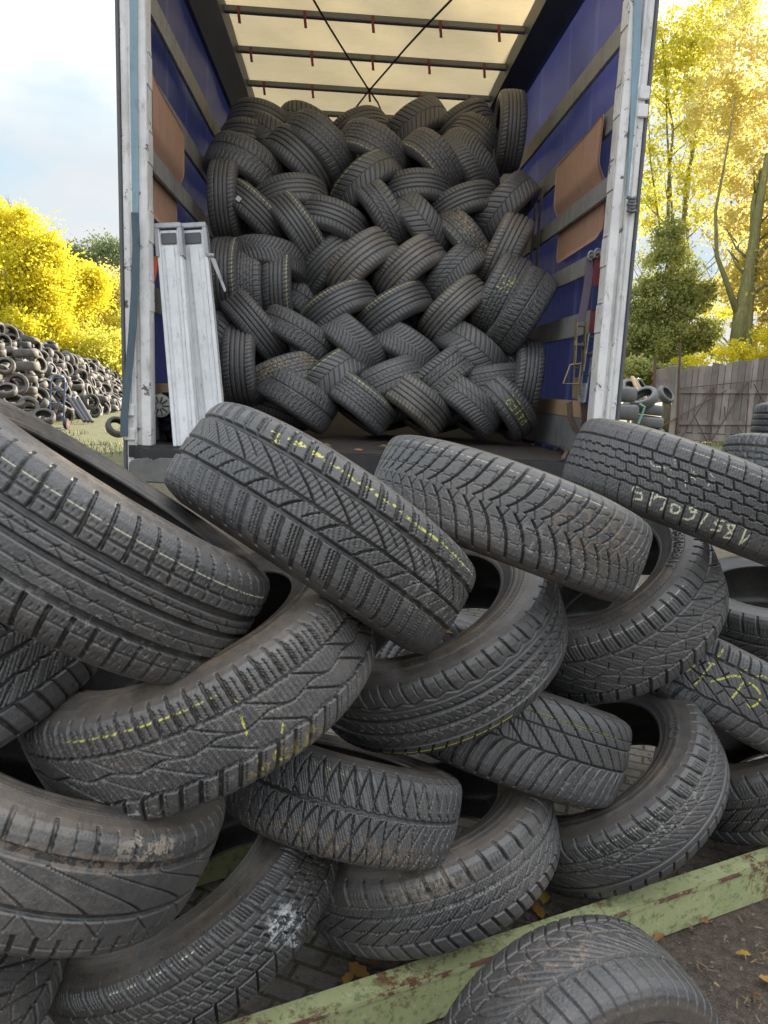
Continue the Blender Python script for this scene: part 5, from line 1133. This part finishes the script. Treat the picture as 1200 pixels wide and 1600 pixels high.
def limbs(base, top, r, nb, rg, spread=.5, first=.3, lean=None):
    """tapered trunk with side limbs"""
    mb = MB(); b, t = np.array(base, float), np.array(top, float); L2 = np.linalg.norm(t-b); pts = []
    for i in range(9):
        f = i/8; pts.append(b+(t-b)*f+np.array([rg.normal()*.02*L2*f, rg.normal()*.02*L2*f, 0])*(0 < i))
    mb.tube(pts, [r*(1-.82*i/8)*(1.25 if i == 0 else 1) for i in range(9)], 9)
    for k in range(nb):
        f = first+(1-first)*(k+.5)/nb; i = int(f*8); p = pts[i]+(pts[min(8, i+1)]-pts[i])*(f*8-i); an = rg.uniform(0, 6.28); ln = L2*spread*(1.05-f*.75)*rg.uniform(.7, 1.1)
        e = p+np.array([math.cos(an)*ln*.6, math.sin(an)*ln*.6, ln*.75]); mid = (p+e)/2+np.array([math.cos(an), math.sin(an), -.2])*ln*.08; rb = r*(1-.82*f)*.5
        mb.tube([p, mid, e], [rb, rb*.6, rb*.2], 6)
        for j in range(3):
            g = rg.uniform(.35, .9); s0 = p+(e-p)*g; an2 = an+rg.uniform(-1.2, 1.2); l3 = ln*rg.uniform(.25, .45)
            mb.tube([s0, s0+np.array([math.cos(an2)*l3*.6, math.sin(an2)*l3*.6, l3*.6])], [rb*.35, rb*.1], 5)
    return mb
def tree(name, label, base, top, r, nb, blobs, size, leafmat, seed, bark=BARK, group=None, extra=None, spread=.5, first=.3, cat='tree'):
    rg = np.random.default_rng(seed); o = empty(name, tuple(base), label, cat, group); inv = Matrix.Translation([-x for x in base])
    mb = limbs(base, top, r, nb, rg, spread, first)
    if extra:
        for l, rr in extra: mb.tube(l, rr, 7)
    mb.build('trunk', bark, o, smooth=True).matrix_parent_inverse = inv
    crown(blobs, size, leafmat, o, seed+1, dens=3.4 if size > .3 else 1.6 if group == TRX else 2.2).matrix_parent_inverse = inv  # large leaf crowns, added as sun blockers, are made denser
    return o
def B(px, py, Y, rx, rz, n, ncl, ry=None):        # a clump of foliage measured in the photograph
    c = at_y(px, py, Y); return (c[0], c[1], c[2], rx, ry or rx, rz, n, ncl)
def G(px, Y): p = at_y(px, 640, Y); return (p[0], p[1], 0)
TRX = 'autumn trees behind the fence on the right'
TG = 'autumn trees beyond the left heap'
tree('broadleaf_tree', 'brilliant yellow tree at the left edge, taller than its neighbours', G(20, 33), at_y(25, 330, 33), .22, 12, [B(15, 430, 33, 2.3, 2.6, 11000, 120), B(60, 450, 33, 1.5, 2.0, 6500, 80), B(15, 350, 33, 1.1, 1.0, 1500, 30), B(70, 380, 33, .8, .6, 900, 20), B(40, 520, 32, 2.0, 1.0, 5000, 60)], .115, LYEL, 11, group=TG)
tree('broadleaf_tree', 'golden tree with a rounded top, second from the left edge', G(110, 36), at_y(115, 430, 36), .18, 10, [B(112, 465, 36, 1.7, 1.6, 6500, 80), B(140, 440, 36, 1.0, .8, 2000, 30), B(95, 520, 36, 1.8, 1.2, 5000, 60)], .115, LYEL, 21, group=TG)
tree('broadleaf_tree', 'pale orange tree beside the left corner post of the trailer', G(170, 40), at_y(165, 440, 40), .16, 10, [B(165, 490, 40, 1.6, 2.2, 5500, 80), B(190, 470, 40, 1.3, 1.6, 2500, 40)], .12, LORG, 31, group=TG)
tree('bushy_tree', 'low yellow green bushy tree behind the middle of the left heap', G(120, 34), at_y(125, 520, 34), .10, 8, [B(120, 548, 34, 2.0, 1.1, 5000, 70), B(165, 555, 35, 1.6, 1.2, 4000, 60), B(80, 535, 33, 1.3, .9, 2500, 40)], .11, LGRN, 41, group=TG)
tree('broadleaf_tree', 'far grey green tree rising above the golden ones, by the left post', G(150, 62), at_y(150, 385, 62), .3, 12, [B(150, 410, 62, 2.6, 2.2, 2600, 60), B(105, 405, 62, 1.6, 1.4, 900, 26), B(185, 400, 62, 1.8, 2.0, 1300, 34)], .17, LFAR, 51, group=TG)
tree('broadleaf_tree', 'yellow green tree showing just left of the trailer post', G(205, 38), at_y(205, 500, 38), .15, 8, [B(200, 545, 38, 1.4, 1.9, 4500, 60)], .11, LGRN, 61, group=TG)
TR_ = 'autumn trees behind the fence on the right'
e = lambda l, Y: [at_y(px, py, Y) for px, py in l]
tree('conifer', 'dull green conifer behind the fence corner, right of the trailer', G(1045, 29), at_y(1045, 335, 29), .2, 14,
     [B(1048, 375, 29, .75, .9, 2000, 28), B(1042, 420, 29, 1.25, .9, 4200, 46), B(1045, 475, 29, 1.6, .9, 6000, 60), B(1040, 530, 29, 1.95, .8, 7600, 70), B(1000, 480, 29, .7, .9, 1700, 26), B(1090, 460, 29, .7, .8, 1500, 24), B(1025, 570, 29, 1.5, .6, 4500, 50), B(1100, 525, 29, .9, .8, 1800, 30), B(990, 540, 29, .8, .9, 2600, 30)], .095, LCON, 71, group=TR_, spread=.35)
tree('broadleaf_tree', 'slender tree of many pale stems with yellow green leaves, nearest the right post', G(1062, 31), at_y(1035, 40, 31), .13, 9,
     [B(1030, 80, 31, 1.2, 1.2, 1700, 44), B(1075, 60, 31, 1.5, 1.1, 1500, 40), B(1020, 190, 31, .8, 1.8, 700, 30), B(1095, 100, 31, 1.1, 1.2, 1400, 34), B(1065, 170, 31, 1.1, 1.3, 800, 30), B(1085, 210, 31, .7, 1.4, 500, 22), B(1040, 300, 31, 1.1, 1.6, 900, 30), B(1100, 310, 31.5, 1.0, 1.4, 900, 30), B(1130, 20, 31, 1.4, .9, 1400, 36), B(1010, 330, 31, .5, 1.2, 300, 16)],
     .115, LGRN, 81, BARKM, TR_, [(e([(1062, 560), (1066, 380), (1072, 290), (1090, 200), (1108, 120)], 31), [.13, .10, .08, .06, .03]), (e([(1064, 420), (1050, 330), (1042, 200), (1040, 90)], 31), [.07, .05, .04, .02]), (e([(1056, 450), (1030, 350), (1016, 250), (1012, 150)], 31), [.05, .04, .03, .015])], spread=.3, first=.5)
tree('broadleaf_tree', 'tall orange yellow tree with a thick mossy forked trunk, right edge', G(1158, 27), at_y(1190, 260, 27), .30, 8,
     [B(1165, 110, 28, 1.5, 1.5, 2600, 60), B(1195, 200, 28, 1.6, 1.7, 2600, 60), B(1140, 260, 28, 1.1, 1.2, 1300, 36), B(1185, 330, 28, 1.3, 1.3, 1500, 40), B(1130, 350, 28, .8, .8, 500, 20), B(1190, 30, 28, 1.8, 1.0, 1200, 36), B(1185, 440, 27.5, 1.0, 1.2, 1300, 28), B(1120, 180, 28.5, 1.2, 1.2, 1500, 36), B(1150, 430, 29, .9, 1.0, 900, 24), B(1195, 520, 27.5, .8, .7, 900, 20)],
     .115, LORG, 91, BARKM, TR_, [(e([(1150, 560), (1158, 490), (1172, 420), (1185, 330), (1200, 240)], 27), [.32, .27, .22, .16, .1]), (e([(1156, 500), (1135, 440), (1120, 400), (1118, 330), (1135, 240), (1150, 150)], 27), [.14, .10, .08, .055, .035, .02]), (e([(1172, 420), (1200, 380), (1230, 350)], 27), [.12, .08, .05])], spread=.35, first=.5)
tree('bushy_tree', 'low bright yellow bush peeping over the plank fence', G(1120, 25), at_y(1120, 560, 25), .06, 6, [B(1082, 566, 25, .7, .35, 900, 20), B(1150, 548, 25, .9, .5, 900, 22), B(1190, 545, 25, .7, .7, 900, 22)], .085, LYEL, 101, group=TR_, cat='bush')
tree('bushy_tree', 'dark green undergrowth behind the tyre stacks by the right post', G(985, 25), at_y(985, 570, 25), .06, 6, [B(985, 585, 25, .9, .5, 2200, 30), B(1030, 585, 25, .8, .45, 1500, 24)], .12, LCON, 111, group=TR_, cat='bush')
# trees added right of the frame: dense crowns block the sun from the pile
for k, (px, Y, hgt) in enumerate(((1300, 27, 13), (1420, 29, 14), (1560, 27, 14), (1720, 28, 13))):
    g = G(px, Y); x, y = g[0], g[1]
    tree('broadleaf_tree', ('dense orange tree added at the right edge to block the low sun', 'dense yellow tree added out of view at right to block the low sun', 'dense golden tree added farther right, unseen, to block the low sun', 'last dense yellow tree added at far right, unseen, to block the low sun')[k], g, (x+.3, y, hgt*.9), .3, 12,
         [(x, y, hgt*.62, 2.9, 2.9, hgt*.34, 6500, 130), (x+.5, y, hgt*.28, 2.6, 2.6, hgt*.22, 3500, 80)], .36, (LORG, LYEL, LORG, LYEL)[k], 200+k*7, group=TR_)
for k, (px, py, Y, bl, mt, lab) in enumerate((
    (1075, 120, 38, [B(1060, 120, 38, 1.9, 2.2, 1500, 60), B(1110, 240, 38, 1.8, 2.0, 1300, 50), B(1020, 320, 38, 1.3, 1.8, 800, 34)], LGRN, 'pale yellow green tree filling the gap behind the many stemmed one'),
    (1150, 200, 40, [B(1140, 190, 40, 1.8, 2.0, 1300, 50), B(1180, 380, 40, 1.9, 2.2, 1500, 56), B(1120, 470, 40, 1.4, 1.6, 1100, 40)], LYEL, 'thin yellow tree standing back behind the thick forked trunk'))):
    tree('broadleaf_tree', lab, G(px, Y), at_y(px, py, Y), .14, 16, bl, .12, mt, 300+k*9, BARK, TR_, spread=.4, first=.25)
# straw, needles and bark flakes over the soil
nS = 1300; sx_ = RNG.uniform(.35, 2.0, nS); sy_ = RNG.uniform(1.05, 2.3, nS); an = RNG.uniform(0, 6.28, nS); ln = RNG.uniform(.003, .014, nS); wd_ = RNG.uniform(.0006, .0022, nS)
dx, dy = np.cos(an)*ln, np.sin(an)*ln; ex, ey = -np.sin(an)*wd_, np.cos(an)*wd_; zz0 = RNG.uniform(.001, .005, nS); zz1 = RNG.uniform(.001, .009, nS)
V = np.stack([np.stack([sx_-dx-ex, sy_-dy-ey, zz0], 1), np.stack([sx_+dx-ex, sy_+dy-ey, zz1], 1), np.stack([sx_+dx+ex, sy_+dy+ey, zz1+.0006], 1), np.stack([sx_-dx+ex, sy_-dy+ey, zz0+.0006], 1)], 1).reshape(-1, 3)
q = N('dry_litter', .85); q.base(q.ramp(q.noise(25, 3), (.3, (.09, .06, .035)), (.55, (.22, .15, .08)), (.75, (.40, .30, .16))))
tag(mesh_np('leaf_litter', V, np.arange(len(V)).reshape(-1, 4), q.m), kind='stuff')
# weeds at the foot of the fence and in the yard: one mass
rg = np.random.default_rng(5); nW = 9000
wx = np.concatenate([rg.uniform(9.5, 15, 2500), rg.uniform(-9, -1.2, 6500)]); wy = np.concatenate([rg.uniform(20.5, 22.2, 2500), rg.uniform(9.5, 24, 6500)])
keep = vnoise(wx*.8, wy*.8, 4) > .48; wx, wy = wx[keep], wy[keep]; nW = len(wx)
hh = rg.uniform(.03, .13, nW); an = rg.uniform(0, 6.28, nW); ww = .012
P = np.stack([wx, wy, np.zeros(nW)], 1); dv = np.stack([np.cos(an), np.sin(an), 0*an], 1)*ww*1.0; ln = np.stack([np.cos(an+1.5)*hh*.5, np.sin(an+1.5)*hh*.5, hh], 1)
V = np.stack([P-dv, P+dv, P+ln], 1).reshape(-1, 3)
q = N('weed_blades', .7); q.base(q.ramp(q.noise(.8, 4), (.35, (.09, .13, .03)), (.65, (.28, .26, .09))))
tag(mesh_np('grass', V, np.arange(len(V)).reshape(-1, 3), q.m), kind='stuff')
